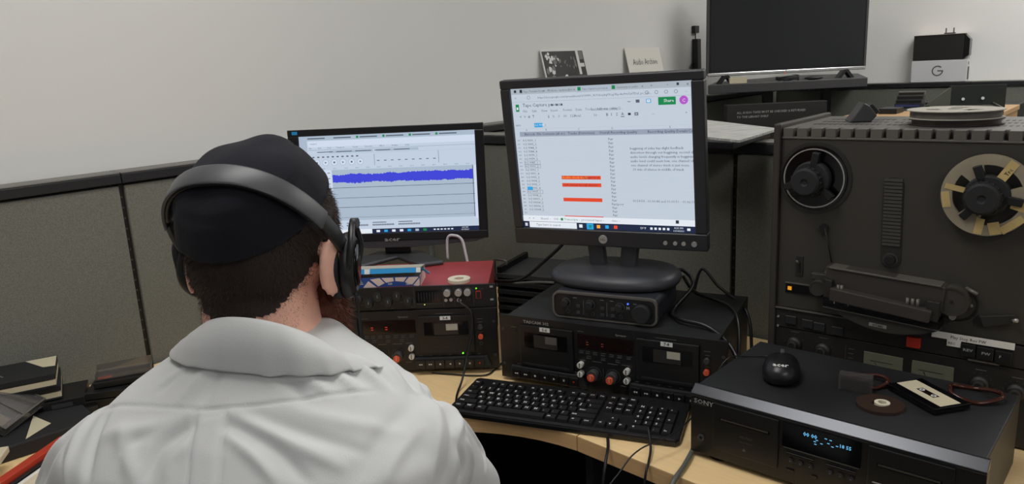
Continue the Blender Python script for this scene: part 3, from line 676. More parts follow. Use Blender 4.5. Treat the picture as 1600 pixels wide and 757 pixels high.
    base.add(vs, [(j * n + i, j * n + (i + 1) % n, (j + 1) * n + (i + 1) % n, (j + 1) * n + i) for j in range(k - 1) for i in range(n)] , 0, True)
    base.f += [tuple(range(n)), tuple((k - 1) * n + i for i in range(n))]; base.m += [0, 0]; base.sm += [False, True]
    base.build('stand_base', 'base_grey', P)
right_monitor()

# ---------------------------------------------------------------- audio interface under the monitor base
def interface():
    w_, h_ = .222, .052
    a = RA + .03
    P = thing('audio_interface', 'grey rimmed audio interface with a blue light, between monitor base and cassette deck', 'audio interface', (.0795, 1.507, .1505 + DESK), a)
    def rr(x0, z0, x1, z1, r, n=6):
        pts = []
        for cx, cz, a0 in ((x1 - r, z0 + r, -90), (x1 - r, z1 - r, 0), (x0 + r, z1 - r, 90), (x0 + r, z0 + r, 180)):
            for i in range(n + 1):
                t = math.radians(a0 + 90 * i / n); pts.append((cx + r * math.cos(t), cz + r * math.sin(t)))
        return pts
    MB().prism(rr(0, .002, w_, h_ + .004, .014), .004, .150, 'y').build('casing', 'slate', P, bevel=.002)
    fr = MB(); o_ = rr(0, .001, w_, h_ + .005, .015); i_ = rr(.004, .005, w_ - .004, h_ + .001, .012); n = len(o_)
    vs = [(p[0], -.004, p[1]) for p in o_] + [(p[0], -.004, p[1]) for p in i_] + [(p[0], .004, p[1]) for p in o_]
    fr.add(vs, [(i, (i + 1) % n, n + (i + 1) % n, n + i) for i in range(n)] + [(i, (i + 1) % n, 2 * n + (i + 1) % n, 2 * n + i) for i in range(n)])
    fr.build('front_rim', 'grey_metal', P)
    MB().prism(i_, -.002, .004, 'y').build('front_panel', 'black', P)
    for x in (.030, .083, .146):
        k = MB().cyl((x, -.015, .034), .0075, .013, 'y', 20).build('gain_knob', 'black_matte', P, bevel=.001)
        MB().ring((x, -.0026, .034), .0095, .0086, .0005, 'y', 24).build('knob_ring', 'print_dim', P)
    k = MB().cyl((.192, -.018, .027), .0185, .016, 'y', 36).build('monitor_knob', 'black_matte', P, bevel=.002)
    for x, z in ((.035, .016), (.088, .015), (.148, .015)): MB().ring((x, -.004, z), .0045, .002, .002, 'y', 14).build('input_jack', 'mid_grey', P)
    for x in (.053, .105, .127): MB().box(x, -.004, .012, x + .008, -.002, .018).box(x, -.004, .026, x + .008, -.002, .032).build('pad_button', 'mid_grey', P)
    MB().cyl((.1625, -.0045, .043), .0018, .002, 'y', 12).build('power_light', 'led_blue', P)
    MB().text('M', .009, (.1625, -.0026, .031), align='c', bold=True).box(.046, -.0026, .045, .054, -.0024, .046).box(.104, -.0026, .045, .112, -.0024, .046).box(.125, -.0026, .045, .132, -.0024, .046).box(.068, -.0026, .012, .0684, -.0024, .042).box(.118, -.0026, .012, .1184, -.0024, .042).box(.173, -.0026, .043, .18, -.0024, .044).build('panel_print', 'print_grey', P, fix=False)
interface()

# ---------------------------------------------------------------- dark slatted rack in the gap between the decks
def slat_rack():
    P = thing('slatted_rack', 'dark metal slatted equipment rack end in the gap between the two cassette decks', 'rack', (-.045, 1.93, DESK), -.46)
    for i in range(6):
        z = .012 + i * .022
        MB().box(.0, 0, z, .20, .18, z + .012).build('slat', 'mid_grey' if i == 5 else 'black_dusty', P, bevel=.001)
    for x in (.0, .185):
        MB().box(x, .004, 0, x + .012, .176, .150).build('side_rail', 'black', P)
    MB().tube([(.0, -.004, .10), (.0, -.006, .165), (.0, -.002, .172), (.03, -.002, .170), (.032, -.002, .160)], .003).build('handle', 'grey_metal', P)
slat_rack()

# ---------------------------------------------------------------- keyboard
def keyboard():
    tilt = math.atan2(.008, .155)
    P = thing('keyboard', 'full size black computer keyboard on the front of the curved desk', 'keyboard', (-.145, 1.372, DESK + .0005), (tilt, 0, -.3866))
    MB().prism([(.004, 0), (.446, 0), (.452, .01), (.450, .146), (.444, .152), (.006, .152), (0, .146), (-.002, .01)], 0, .012, 'z').build('case', 'black_panel', P, bevel=.003)
    for x in (.05, .40): MB().box(x, .136, -.007, x + .02, .146, 0.001).build('fold_out_foot', 'black', P)
    MB().box(.004, .001, .012, .446, .010, .0135).build('front_rim', 'black', P, bevel=.0006)
    meshes = {}; p = .01905; gx, gy = .008, .012
    leg = MB()
    def key(x, y, w_, ch, h_=1):
        k = (round(w_, 2), h_)
        if k not in meshes:
            W, Hh = w_ * p - .0012, h_ * p - .0012
            mb = MB(); s_ = .0018
            mb.add([(0, 0, 0), (W, 0, 0), (W, Hh, 0), (0, Hh, 0), (s_, s_, .0065), (W - s_, s_, .0065), (W - s_, Hh - s_, .0065), (s_, Hh - s_, .0065)], [(3, 2, 1, 0), (4, 5, 6, 7), (0, 1, 5, 4), (1, 2, 6, 5), (2, 3, 7, 6), (3, 0, 4, 7)])
            o = mb.build('key', 'black', P, loc=(x, y, .012)); meshes[k] = o
        else: twin(meshes[k], P, (x, y, .012))
        if ch: leg.text(ch, .0088 if len(ch) == 1 else .0055, (x + .0042, y + .0070, .0187), (1, 0, 0), (0, 1, 0), bold=True)
    rows = [[(1.25, 'Ctrl'), (1.25, 'W'), (1.25, 'Alt'), (6.25, ''), (1.25, 'Alt'), (1.25, ''), (1.25, '='), (1.25, 'Ctrl')],
            [(2.25, 'Shift')] + [(1, c) for c in 'ZXCVBNM,./'] + [(2.75, 'Shift')],
            [(1.75, 'Caps')] + [(1, c) for c in "ASDFGHJKL;'"] + [(2.25, 'Enter')],
            [(1.5, 'Tab')] + [(1, c) for c in 'QWERTYUIOP[]'] + [(1.5, '\\')],
            [(1, c) for c in '`1234567890-='] + [(2, '<-')]]
    for r_, row in enumerate(rows):
        x = gx
        for w_, ch in row: key(x, gy + r_ * p, w_, ch); x += w_ * p
    y = gy + 5 * p + .004
    for x0, chs in ((0, ['Esc']), (2, ['F1', 'F2', 'F3', 'F4']), (6.5, ['F5', 'F6', 'F7', 'F8']), (11, ['F9', 'F10', 'F11', 'F12']), (15.25, ['Prt', 'Scr', 'Brk'])):
        for i, ch in enumerate(chs): key(gx + (x0 + i) * p, y, 1, ch)
    for r_, chs in ((4, ['Ins', 'Hm', 'Up']), (3, ['Del', 'End', 'Dn'])):
        for i, ch in enumerate(chs): key(gx + (15.25 + i) * p, gy + r_ * p, 1, ch)
    for i, ch in enumerate('<v>'): key(gx + (15.25 + i) * p, gy, 1, ch)
    key(gx + 16.25 * p, gy + p, 1, '^')
    nx = gx + 18.5 * p
    for r_, chs in ((4, 'N/*-'), (3, '789'), (2, '456'), (1, '123')):
        for i, ch in enumerate(chs): key(nx + i * p, gy + r_ * p, 1, ch)
    key(nx, gy, 2, '0'); key(nx + 2 * p, gy, 1, '.'); key(nx + 3 * p, gy + 2 * p, 1, '+', 2); key(nx + 3 * p, gy, 1, 'En', 2)
    leg.build('key_legends', 'white_print', P, fix=False)
keyboard()
tag(MB().quad([(.105 - .03, 1.494 + .03, DESK + .0006), (.102, 1.455, DESK + .0006), (.215, 1.400, DESK + .0006), (.25, 1.47, DESK + .0006)]).quad([(.12, 1.50, DESK + .0012), (.118, 1.463, DESK + .0012), (.20, 1.427, DESK + .0012), (.22, 1.46, DESK + .0012)]).build('paper_sheet', 'paper'), 'white paper slips tucked under the front of the right cassette deck', 'paper')
# ---------------------------------------------------------------- hi-fi cassette deck in the foreground
SX, SY, SA = .288, 1.177, -.738
def ST(x, y, z): return (SX + math.cos(SA) * x - math.sin(SA) * y, SY + math.sin(SA) * x + math.cos(SA) * y, z + DESK)
def front_deck():
    P = thing('hifi_cassette_deck', 'wide black home cassette deck in the right foreground with the mouse on it', 'cassette deck', (SX, SY, DESK), SA)
    H = .127
    MB().box(.004, .016, .010, .426, .262, H).build('casing', 'black_dusty', P, bevel=.002)
    MB().box(0, 0, .010, .430, .016, .112).build('front_panel', 'black_panel', P, bevel=.001)
    MB().prism([(-.001, .1125), (-.001, .1165), (.014, .1285), (.0175, .1285), (.0175, .1125)], 0, .430, 'x').build('bevelled_top_strip', 'brushed_strip', P, bevel=.0008)
    for x in (.04, .39):
        for y in (.03, .22): MB().cyl((x, y, 0), .02, .011, 'z', 20).build('foot', 'black', P)
    pr = MB()
    for x0 in (.042, .284):
        x1 = x0 + .110
        d = MB().box(x0, -.003, .028, x1, .0005, .110).build('cassette_door', 'black_panel', P, bevel=.001)
        MB().box(x0 + .012, -.0036, .082, x1 - .014, -.0028, .087).build('door_window', 'display_dark' if x0 < .1 else 'black_gloss', d)
        MB().box(x0 + .014, -.0040, .0835, x1 - .016, -.0034, .0862).build('tape_edge', 'otari', d)
        MB().text('HX PRO', .0058, (x0 + .058, -.0036, .062), align='c').text('auto reverse', .0045, (x0 + .058, -.0036, .054), align='c').add([(x0 + .052, -.0036, .040), (x0 + .058, -.0036, .040), (x0 + .055, -.0036, .046)], [(0, 1, 2)]).build('door_print', 'print_dim', d, fix=False)
    MB().box(.158, -.0015, .070, .274, .0, .110).build('display', 'display_black', P)
    t = MB().text('00 00', .0088, (.190, -.0019, .0965), wide=1.05, bold=True).text('18 55', .0078, (.243, -.0019, .0935), wide=1.0, bold=True)
    for x, z in ((.222, .1005), (.229, .1), (.206, .091), (.209, .094), (.216, .0905), (.207, .087), (.232, .0905), (.226, .094), (.2385, .0935)): t.box(x, -.0019, z, x + .0035, -.0016, z + .0012)
    t.build('display_digits', 'vfd', P, fix=False)
    for x0 in (.160,): pr.box(x0, -.0013, .0675, .272, -.0008, .0683, 0)
    for x0, w_ in ((.166, .042), (.226, .042)):
        MB().box(x0, -.0022, .058, x0 + w_, 0, .0605).build('button_bar', 'black_gloss', P, bevel=.0004)
        pr.box(x0, -.0025, .0605, x0 + w_, -.0020, .0609, 0)
        for i in range(3): MB().cyl((x0 + .006 + i * .015, -.003, .0475), .0045, .003, 'y', 14).build('transport_button', 'black_matte', P); pr.box(x0 + .005 + i * .015, -.0034, .047, x0 + .0072 + i * .015, -.0031, .0486, 0)
    MB().box(.010, -.0022, .098, .03, 0, .101).build('power_button', 'black_matte', P)
    MB().ring((.020, -.003, .040), .006, .003, .003, 'y', 16).build('headphone_jack', 'mid_grey', P)
    MB().box(.165, -.002, .030, .178, 0, .033).box(.205, -.002, .030, .213, 0, .035).build('lower_switches', 'black_gloss', P)
    MB().box(.292, -.0042, .055, .375, -.003, .0562).build('door_trim', 'print_grey', P)
    pr.build('panel_print', 'print_dim', P, fix=False)
    MB().text('SONY', .0115, (.006, -.0006, .1005), wide=1.15, bold=True).build('maker_lettering', 'print_grey', P, fix=False)
front_deck()
DT = .127
def mouse():
    P = thing('computer_mouse', 'glossy black computer mouse lying on the foreground cassette deck', 'mouse', ST(.101, .128, DT), SA + .35)
    mb = MB(); n = 40; prof = []
    for sc, h in ((.90, .001), (1.0, .006), (1.02, .014), (.97, .022), (.84, .030), (.62, .0355), (.35, .0385), (.01, .0392)):
        prof.append([(.030 * sc * math.copysign(abs(math.cos(a)) ** .85, math.cos(a)) * (1 - .10 * math.sin(a)), .054 * sc * math.copysign(abs(math.sin(a)) ** .9, math.sin(a)) - (.006 * (h / .04)), h * (1 - .12 * max(0, math.sin(a)))) for a in [2 * math.pi * i / n for i in range(n)]])
    vs = [p for r in prof for p in r]; k = len(prof)
    mb.add(vs, [(j * n + i, j * n + (i + 1) % n, (j + 1) * n + (i + 1) % n, (j + 1) * n + i) for j in range(k - 1) for i in range(n)] + [tuple(range(n))[::-1]], 0, True)
    mb.build('shell', 'bezel_black', P)
    MB().cyl((-.0035, .030, .0285), .0085, .007, 'x', 20).build('scroll_wheel', 'mid_grey', P)
    MB().box(-.0004, .012, .0335, .0004, .05, .0345).build('button_gap', 'black_matte', P)
    MB().text('acer', .0105, (0, -.043, .0335), (1, 0, 0), (0, .88, .42), align='c', wide=1.35, bold=True).build('maker_lettering', 'white_print', P, fix=False)
mouse()
tag(MB().tube([ST(.082, .175, DT + .006), ST(.06, .19, DT + .004), ST(.02, .17, DT + .003), ST(-.003, .135, DT + .002), ST(-.016, .10, .085), ST(-.02, .05, .05), ST(-.03, -.02, .035), ST(-.05, -.08, .03), ST(-.06, -.12, .008), ST(-.075, -.17, -.06), ST(-.08, -.19, -.3)], .0014).build('mouse_cable', 'cord'), 'thin black mouse cable crossing the left end of the foreground deck', 'cable')
# tape odds and ends on the foreground deck
pc = thing('tape_pancake', 'brown magnetic tape wound on a white hub, lying flat on the foreground deck', 'tape', ST(.268, .100, DT), SA)
MB().ring((0, 0, 0), .034, .0115, .005, 'z', 48).build('wound_tape', 'tape_brown', pc)
MB().ring((.002, .003, .0005), .0112, .0062, .0058, 'z', 32).build('hub', 'tape_ring', pc)
cs = thing('cassette_tape', 'dark cassette with a long cream label, lying on brown tape on the foreground deck', 'cassette', ST(.318, .165, DT + .0025), SA - .62)
MB().box(-.050, -.032, 0, .050, .032, .009).build('shell', 'black_gloss', cs, bevel=.001)
lb = MB().box(-.046, -.018, .009, -.018, .018, .0094).box(.018, -.018, .009, .046, .018, .0094).box(-.018, -.018, .009, .018, -.006, .0094).box(-.018, .006, .009, .018, .018, .0094); lb.build('label', 'cream', cs)
MB().box(-.018, -.006, .009, .018, .006, .0092).build('window', 'display_dark', cs)
for x in (-.012, .012): MB().ring((x, 0, .0092), .004, .0022, .0004, 'z', 14).build('hub', 'white_print', cs)
for i, (cx, cy, r, lbl) in enumerate(((.225, .175, .03, 'loose amber film loop behind the wound tape on the foreground deck'), (.37, .215, .036, 'loose amber film loop at the back of the foreground deck, right of the cassette'))):
    pts = [ST(cx + r * (1 + .12 * math.sin(3 * a + i)) * math.cos(a), cy + r * .8 * math.sin(a), DT + .006 + .004 * math.sin(2 * a + i) + .0005) for a in np.linspace(0, 4 * math.pi - .3, 34)]
    tag(MB().tube(pts, .0035, n=5, k=2).build('tape_loop', 'amber_film'), lbl, 'tape')
cb = thing('cassette_case', 'small clear dark cassette case standing behind the tape on the foreground deck', 'case', ST(.215, .135, DT), SA + .2)
MB().box(-.02, -.008, 0, .03, .01, .028).build('case_body', 'clear_case', cb, bevel=.001)
MB().box(-.017, -.005, .002, .027, .007, .018).build('case_insert', 'black_gloss', cb)

# ---------------------------------------------------------------- open reel recorder
OX, OY, OA = .5138, 1.4119, -.7031
def OTp(x, y, z): return (OX + math.cos(OA) * x - math.sin(OA) * y, OY + math.sin(OA) * x + math.cos(OA) * y, z + DESK)
def recorder():
    P = thing('reel_to_reel_recorder', 'tall dark reel-to-reel tape recorder standing at right', 'tape recorder', (OX, OY, DESK), OA)
    W, Dp, H = .430, .275, .508
    MB().box(0, .006, .004, W, Dp, H - .004).build('cabinet', 'otari', P, bevel=.002)
    for x0 in (-.013, W): MB().box(x0, -.012, 0, x0 + .013, Dp + .004, .537).build('side_panel', 'cap_dark', P, bevel=.003)
    MB().box(0, -.002, .183, W, .006, .509).build('transport_panel', 'otari', P, bevel=.001)
    MB().box(0, -.006, .143, W, .006, .181).build('button_panel', 'otari_low', P, bevel=.001)
    MB().box(0, -.004, .004, W, .006, .141).build('electronics_panel', 'otari_low', P, bevel=.001)
    MB().box(0, -.010, .181, .19, -.004, .183).build('panel_trim', 'grey_metal', P)
    # ribbed top edge
    MB().box(0, .016, H - .004, W, Dp, H + .021).build('top_cover', 'otari_top', P, bevel=.002)
    MB().box(0, -.004, H + .001, W, .020, H + .005).build('top_lip', 'otari_top', P, bevel=.001)
    n = 17; st = W / n; first = None
    for i in range(n):
        if first is None: first = MB().box(0, -.004, 0, .0185, .020, .0165).build('top_rib', 'otari_top', P, loc=(.002, 0, H + .0045), bevel=.001)
        else: twin(first, P, (.002 + i * st, 0, H + .0045))
    sl = MB()
    for r_ in range(3):
        for i in range(40):
            if 12 < i < 14: continue
            sl.box(.03 + i * .0093, .075 + r_ * .055, H + .0208, .0345 + i * .0093, .093 + r_ * .055, H + .0214)
    sl.build('vent_slots', 'slot_black', P)['kind'] = 'stuff'
    # supply spindle with empty hub (left)
    def spindle(cx, cz, full):
        MB().cyl((cx, -.006, cz), .058 if not full else .03, .005, 'y', 56).build('turntable', 'black_gloss' if not full else 'otari', P)
        if not full:
            MB().ring((cx, -.0085, cz), .0545, .0525, .003, 'y', 64).build('chrome_ring', 'knob_silver', P)
            MB().ring((cx, -.004, cz), .066, .0595, .003, 'y', 64).build('outer_ring', 'otari_low', P)
        y0 = -.013
        hb = MB()
        hb.lathe([(.033, 0), (.033, -.012), (.030, -.018)], 40, (cx, y0 + .004, cz), 'y')
        hb.build('hub_adapter', 'black_matte', P)
        for k in range(3):
            a = math.radians(90 + 120 * k + (20 if full else -10)); ca, sa = math.cos(a), math.sin(a)
            X = Matrix.Translation((cx, y0 - .010, cz)) @ Matrix.Rotation(-a, 4, 'Y')
            MB().box(.022, -.004, -.0065, .050, .008, .0065, X=X).build('hub_arm', 'black', P, bevel=.0015)
        kb = MB(); nn = 24
        kb.lathe([(.026, 0), (.0265, -.006), (.0255, -.020), (.022, -.0235), (.007, -.0235), (.0045, -.021), (.0001, -.021)], 40, (cx - .004, y0 - .010, cz - .003), 'y', smooth=False)
        kb.build('hub_knob', 'black_matte', P, bevel=.0008)
        for k in range(18):
            a = 2 * math.pi * k / 18
            kb2 = MB().cyl((cx - .004 + .026 * math.cos(a), y0 - .028, cz - .003 + .026 * math.sin(a)), .0018, .016, 'y', 8) if k == 0 else None
            if kb2: kr = kb2.build('knob_ridge', 'black_matte', P)
            else: twin(kr, P, (.026 * (math.cos(a) - 1), 0, .026 * math.sin(a)))
    spindle(.062, .4385, False)
    spindle(.337, .428, True)
    # clear reel with masking tape on the right spindle: a thing of its own
    Rl = thing('tape_reel', 'clear plastic tape reel patched with masking tape, mounted on the right spindle', 'tape reel', OTp(.337, -.014, .428), OA)
    def flange(y):
        mb = MB(); R, ri, rh = .0655, .022, .049; n = 90; hole = []
        for k in range(n):
            a0, a1 = 2 * math.pi * k / n, 2 * math.pi * (k + 1) / n
            am = math.degrees((a0 + a1) / 2) % 120
            spans = [(rh, R)] if 20 < am < 100 else [(ri, R)]
            for r0, r1 in spans:
                pts = [(math.cos(a0) * r0, math.sin(a0) * r0), (math.cos(a1) * r0, math.sin(a1) * r0), (math.cos(a1) * r1, math.sin(a1) * r1), (math.cos(a0) * r1, math.sin(a0) * r1)]
                mb.add([(p[0], y, p[1]) for p in pts] + [(p[0], y + .0012, p[1]) for p in pts], [(0, 1, 2, 3), (7, 6, 5, 4), (0, 4, 5, 1), (1, 5, 6, 2), (2, 6, 7, 3), (3, 7, 4, 0)])
        return mb
    flange(-.0075).build('front_flange', 'clear_reel', Rl); flange(-.0005).build('rear_flange', 'clear_reel', Rl)
    MB().ring((0, -.0062, 0), .0225, .0215, .006, 'y', 32).build('reel_hub', 'clear_reel', Rl)
    for a, r0, r1, wd, txt in ((58, .028, .064, .014, 'Trc'), (168, .030, .061, .009, ''), (190, .052, .064, .026, ''), (-18, .036, .062, .014, ''), (-98, .038, .064, .012, ''), (-75, .044, .064, .016, ''), (-50, .052, .064, .036, '')):
        X = Matrix.Translation((0, -.0082, 0)) @ Matrix.Rotation(-math.radians(a), 4, 'Y')
        p = MB().box(r0, 0, -wd / 2, r1, .0004, wd / 2, X=X).build('masking_tape', 'masking', Rl)
        if txt: MB().text(txt, .009, X @ Vector((.040, -.0004, -.0045)), X.to_3x3() @ Vector((1, 0, 0)), X.to_3x3() @ Vector((0, 0, 1))).build('handwriting', 'black', p, fix=False)
    # louvred grille with knob
    gp = []
    for a in range(0, 181, 15): gp.append((.196 + .0165 * math.cos(math.radians(a)), .432 + .0165 * math.sin(math.radians(a))))
    for a in range(180, 361, 20): gp.append((.199 + .0165 * math.cos(math.radians(a)), .302 + .0165 * math.sin(math.radians(a))))
    MB().prism(gp, -.004, -.001, 'y').build('grille_plate', 'otari_low', P, bevel=.0008)
    fl = None
    for i in range(19):
        z = .4400 - i * .0063
        if fl is None: fl = MB().prism([(-.0060, 0), (-.003, 0), (-.003, .0050), (-.0052, .0046)], -.0145, .0145, 'x').build('grille_louvre', 'otari', P, loc=(.196, 0, z)); lz = z
        else: twin(fl, P, (.196 + i * .00012, 0, z))
    MB().ring((.199, -.006, .3015), .0125, .009, .003, 'y', 28).build('speed_knob_ring', 'otari', P)
    MB().cyl((.199, -.012, .3015), .0088, .011, 'y', 24).build('speed_knob', 'black', P, bevel=.001)
    # tension arm, lever switch
    MB().box(.034, -.004, .249, .048, -.001, .2885).build('switch_plate', 'otari_low', P, bevel=.0006)
    MB().tube([(.041, -.006, .272), (.0395, -.014, .281)], .0022, k=1).build('toggle_lever', 'grey_metal', P)
    MB().box(.0385, -.0046, .256, .0435, -.004, .276).build('switch_slot', 'slot_black', P)
    MB().cyl((.083, -.008, .346), .0085, .007, 'y', 20).build('arm_pivot', 'black', P)
    MB().tube([(.086, -.008, .349), (.101, -.009, .285)], .0013, k=1).build('tension_arm', 'black', P)
    # head assembly
    hd = MB().prism([(.098, .282), (.176, .280), (.292, .271), (.292, .262), (.286, .215), (.100, .224)], -.030, -.001, 'y').build('head_cover_back', 'cap_dark', P, bevel=.002)
    MB().prism([(.104, .2825), (.286, .2735), (.286, .2705), (.104, .2795)], -.033, -.001, 'y').build('head_trim', 'grey_metal', P, bevel=.0008)
    MB().prism([(.112, .248), (.278, .232), (.274, .210), (.112, .224)], -.050, -.030, 'y').build('head_cover_front', 'cap_dark', P, bevel=.002)
    MB().prism([(.100, .262), (.114, .260), (.114, .226), (.100, .228)], -.044, -.030, 'y').build('head_end_block', 'otari_low', P, bevel=.0015)
    MB().prism([(.268, .248), (.288, .247), (.286, .212), (.268, .214)], -.044, -.030, 'y').build('head_end_block', 'otari_low', P, bevel=.0015)
    for x in (.124, .130, .238, .246, .254): MB().cyl((x, -.040, .237 + (0 if x < .2 else -.006)), .0028, .016, 'z', 12).build('head_pole', 'grey_metal', P)
    MB().prism([(.0985, .226), (.288, .212), (.289, .1985), (.099, .209)], -.040, -.002, 'y').build('tape_slot', 'black_gloss', P, bevel=.001)
    for x in (.118, .142): MB().box(x, -.0405, .217, x + .0012, -.040, .221).build('slot_mark', 'white_print', P)
    MB().prism([(.099, .2085), (.289, .1975), (.289, .1965), (.099, .2075)], -.0405, -.02, 'y').build('slot_trim', 'grey_metal', P)
    arc = [(.108, .2065), (.289, .196)] + [(.289 - (.181) * t, .196 + .0105 * t - .026 * math.sin(math.pi * t) ** .8) for t in np.linspace(.03, .97, 14)]
    MB().prism(arc, -.034, -.002, 'y').build('lower_shroud', 'cap_dark', P, bevel=.0015)
    nm = MB().prism([(.178, .1905), (.207, .189), (.2065, .183), (.1775, .1845)], -.0348, -.034, 'y').build('name_plate', 'knob_silver', P)
    MB().text('OTARI', .0062, (.1922, -.0352, .1845), (1, 0, -.05), (0, 0, 1), align='c', bold=True).build('plate_lettering', 'black', nm, fix=False)
    # tape guides
    for cx, cz, r in ((.083, .2365, .0145), (.302, .247, .0255)):
        MB().cyl((cx, -.026, cz), r, .025, 'y', 36).build('guide_roller', 'otari', P, bevel=.002)
        MB().ring((cx, -.0275, cz), r * .98, r * .84, .002, 'y', 36).build('roller_rim', 'cap_dark', P)
    MB().cyl((.302, -.0285, .247), .0022, .002, 'y', 12).build('roller_centre', 'black', P)
    MB().box(.068, -.016, .249, .100, -.002, .262).build('guide_block', 'otari', P, bevel=.002)
    MB().cyl((.0945, -.014, .2665), .0038, .020, 'y', 12).build('tape_guide', 'grey_metal', P)
    MB().cyl((.3025, -.014, .2165), .0052, .010, 'y', 16).build('capstan', 'knob_silver', P)
    MB().tube([(.318, -.006, .2675), (.336, -.016, .2625)], .0035, k=1).build('tape_guide', 'grey_metal', P)
    MB().tube([(.3235, -.006, .2345), (.3295, -.018, .2425)], .0032, k=1).build('tape_guide', 'grey_metal', P)
    MB().ring((.306, -.002, .238), .032, .027, .001, 'y', 32).build('guide_recess', 'otari_low', P)
    MB().cyl((.344, -.006, .2145), .0095, .005, 'y', 22).build('arm_pivot', 'black', P)
    MB().prism([(.340, .2235), (.391, .2345), (.395, .228), (.389, .219), (.348, .206)], -.010, -.006, 'y').build('tape_arm', 'otari_low', P, bevel=.001)
    MB().tube([(.388, -.009, .2235), (.394, -.024, .230)], .0034, k=1).build('arm_tip', 'knob_silver', P)
    # indicator strip
    MB().box(.017, -.0045, .214, .088, -.001, .232).build('indicator_strip', 'black_gloss', P)
    MB().box(.0215, -.006, .2195, .0285, -.0045, .2265).build('amber_button', 'led_amber', P)
    MB().box(.0165, -.0055, .2325, .088, -.001, .2345).build('strip_trim', 'grey_metal', P)
    MB().box(.088, -.005, .214, .099, -.0045, .224).build('blue_window', 'slate', P)
    # push buttons, labels
    for x0, w_, z0 in ((.0205, .021, .152), (.0520, .021, .150), (.0740, .021, .148), (.1070, .021, .146)):
        b = MB().box(x0, -.0105, z0, x0 + w_, -.005, z0 + .016).build('mode_button', 'black_matte', P, bevel=.001)
        MB().box(x0 + .001, -.0112, z0 + .0155, x0 + w_ - .001, -.0105, z0 + .0172).build('button_edge', 'grey_metal', b)
    MB().cyl((.0055, -.0085, .163), .0022, .003, 'y', 10).cyl((.0055, -.0085, .144), .0022, .003, 'y', 10).build('panel_screw', 'knob_silver', P)
    MB().cyl((.424, -.0085, .146), .0022, .003, 'y', 10).cyl((.424, -.0085, .118), .0022, .003, 'y', 10).build('panel_screw', 'knob_silver', P)
    rb = MB().box(.235, -.0125, .149, .257, -.005, .168).build('record_button', 'red_plastic', P, bevel=.001)
    l1 = MB().box(.273, -.0095, .1745, .394, -.0085, .186).build('paper_label', 'paper', P)
    MB().text('Play Stop Rev FW', .0075, (.302, -.0099, .1772), (1, 0, 0), wide=.95).build('label_lettering', 'black', l1, fix=False)
    l2 = MB().box(.297, -.0093, .163, .318, -.0085, .1755).build('small_label', 'paper', P)
    MB().text('REC', .006, (.299, -.0096, .1665)).build('label_lettering', 'black', l2, fix=False)
    MB().box(.318, -.012, .150, .340, -.0055, .172).box(.342, -.012, .149, .366, -.0055, .171).box(.368, -.012, .148, .392, -.0055, .170).build('transport_keys', 'black', P, bevel=.001)
    MB().text('REV', .0065, (.322, -.0125, .160), wide=1.3, bold=True).text('FW', .0065, (.349, -.0125, .159), wide=1.3, bold=True).text('F', .0065, (.374, -.0125, .158), bold=True).build('key_lettering', 'print_grey', P, fix=False)
    MB().box(.33, -.0085, .143, .375, -.0055, .146).build('key_shelf', 'otari_top', P)
    # knobs and meters on the lower panel
    pr = MB()
    for x, z in ((.038, .112), (.092, .110), (.350, .104), (.402, .102)):
        MB().lathe([(.0145, 0), (.0135, -.006), (.0095, -.008), (.0085, -.017), (.0001, -.0175)], 30, (x, -.004, z), 'y').build('level_knob', 'otari_low', P, bevel=.0006)
        MB().ring((x, -.0225, z), .0082, .006, .001, 'y', 24).build('knob_face', 'mid_grey', P)
        for i in range(11):
            a = math.radians(-50 + i * 28); pr.box(x + .0185 * math.cos(a) - .0006, -.0046, z + .0185 * math.sin(a) - .0006, x + .0185 * math.cos(a) + .0006, -.0044, z + .0185 * math.sin(a) + .0006)
        pr.box(x - .008, -.0046, z + .0235, x + .008, -.0044, z + .025)
    for z in (.122, .113, .104): pr.box(.138, -.0046, z, .147, -.0044, z + .0012)
    pr.box(.1325, -.0046, .090, .133, -.0044, .128)
    pr.build('panel_print', 'print_dim', P, fix=False)
    for x0 in (.165, .245):
        v = MB().box(x0, -.006, .074, x0 + .066, -.004, .124).build('vu_meter', 'vu', P, bevel=.001)
        f = MB().box(x0 + .012, -.0064, .108, x0 + .05, -.006, .1088)
        f.text('VU', .008, (x0 + .033, -.0064, .088), align='c'); f.tube([(x0 + .033, -.0064, .078), (x0 + .020, -.0064, .106)], .0005, n=4, k=1)
        f.build('meter_scale', 'black', v, fix=False)
    for x in (.150, .158): MB().tube([(x, -.006, .098), (x + .002, -.018, .101)], .0018, k=1).build('toggle_lever', 'knob_silver', P)
    for x in (.02, .39):
        pass
recorder()
OTOP = .5293
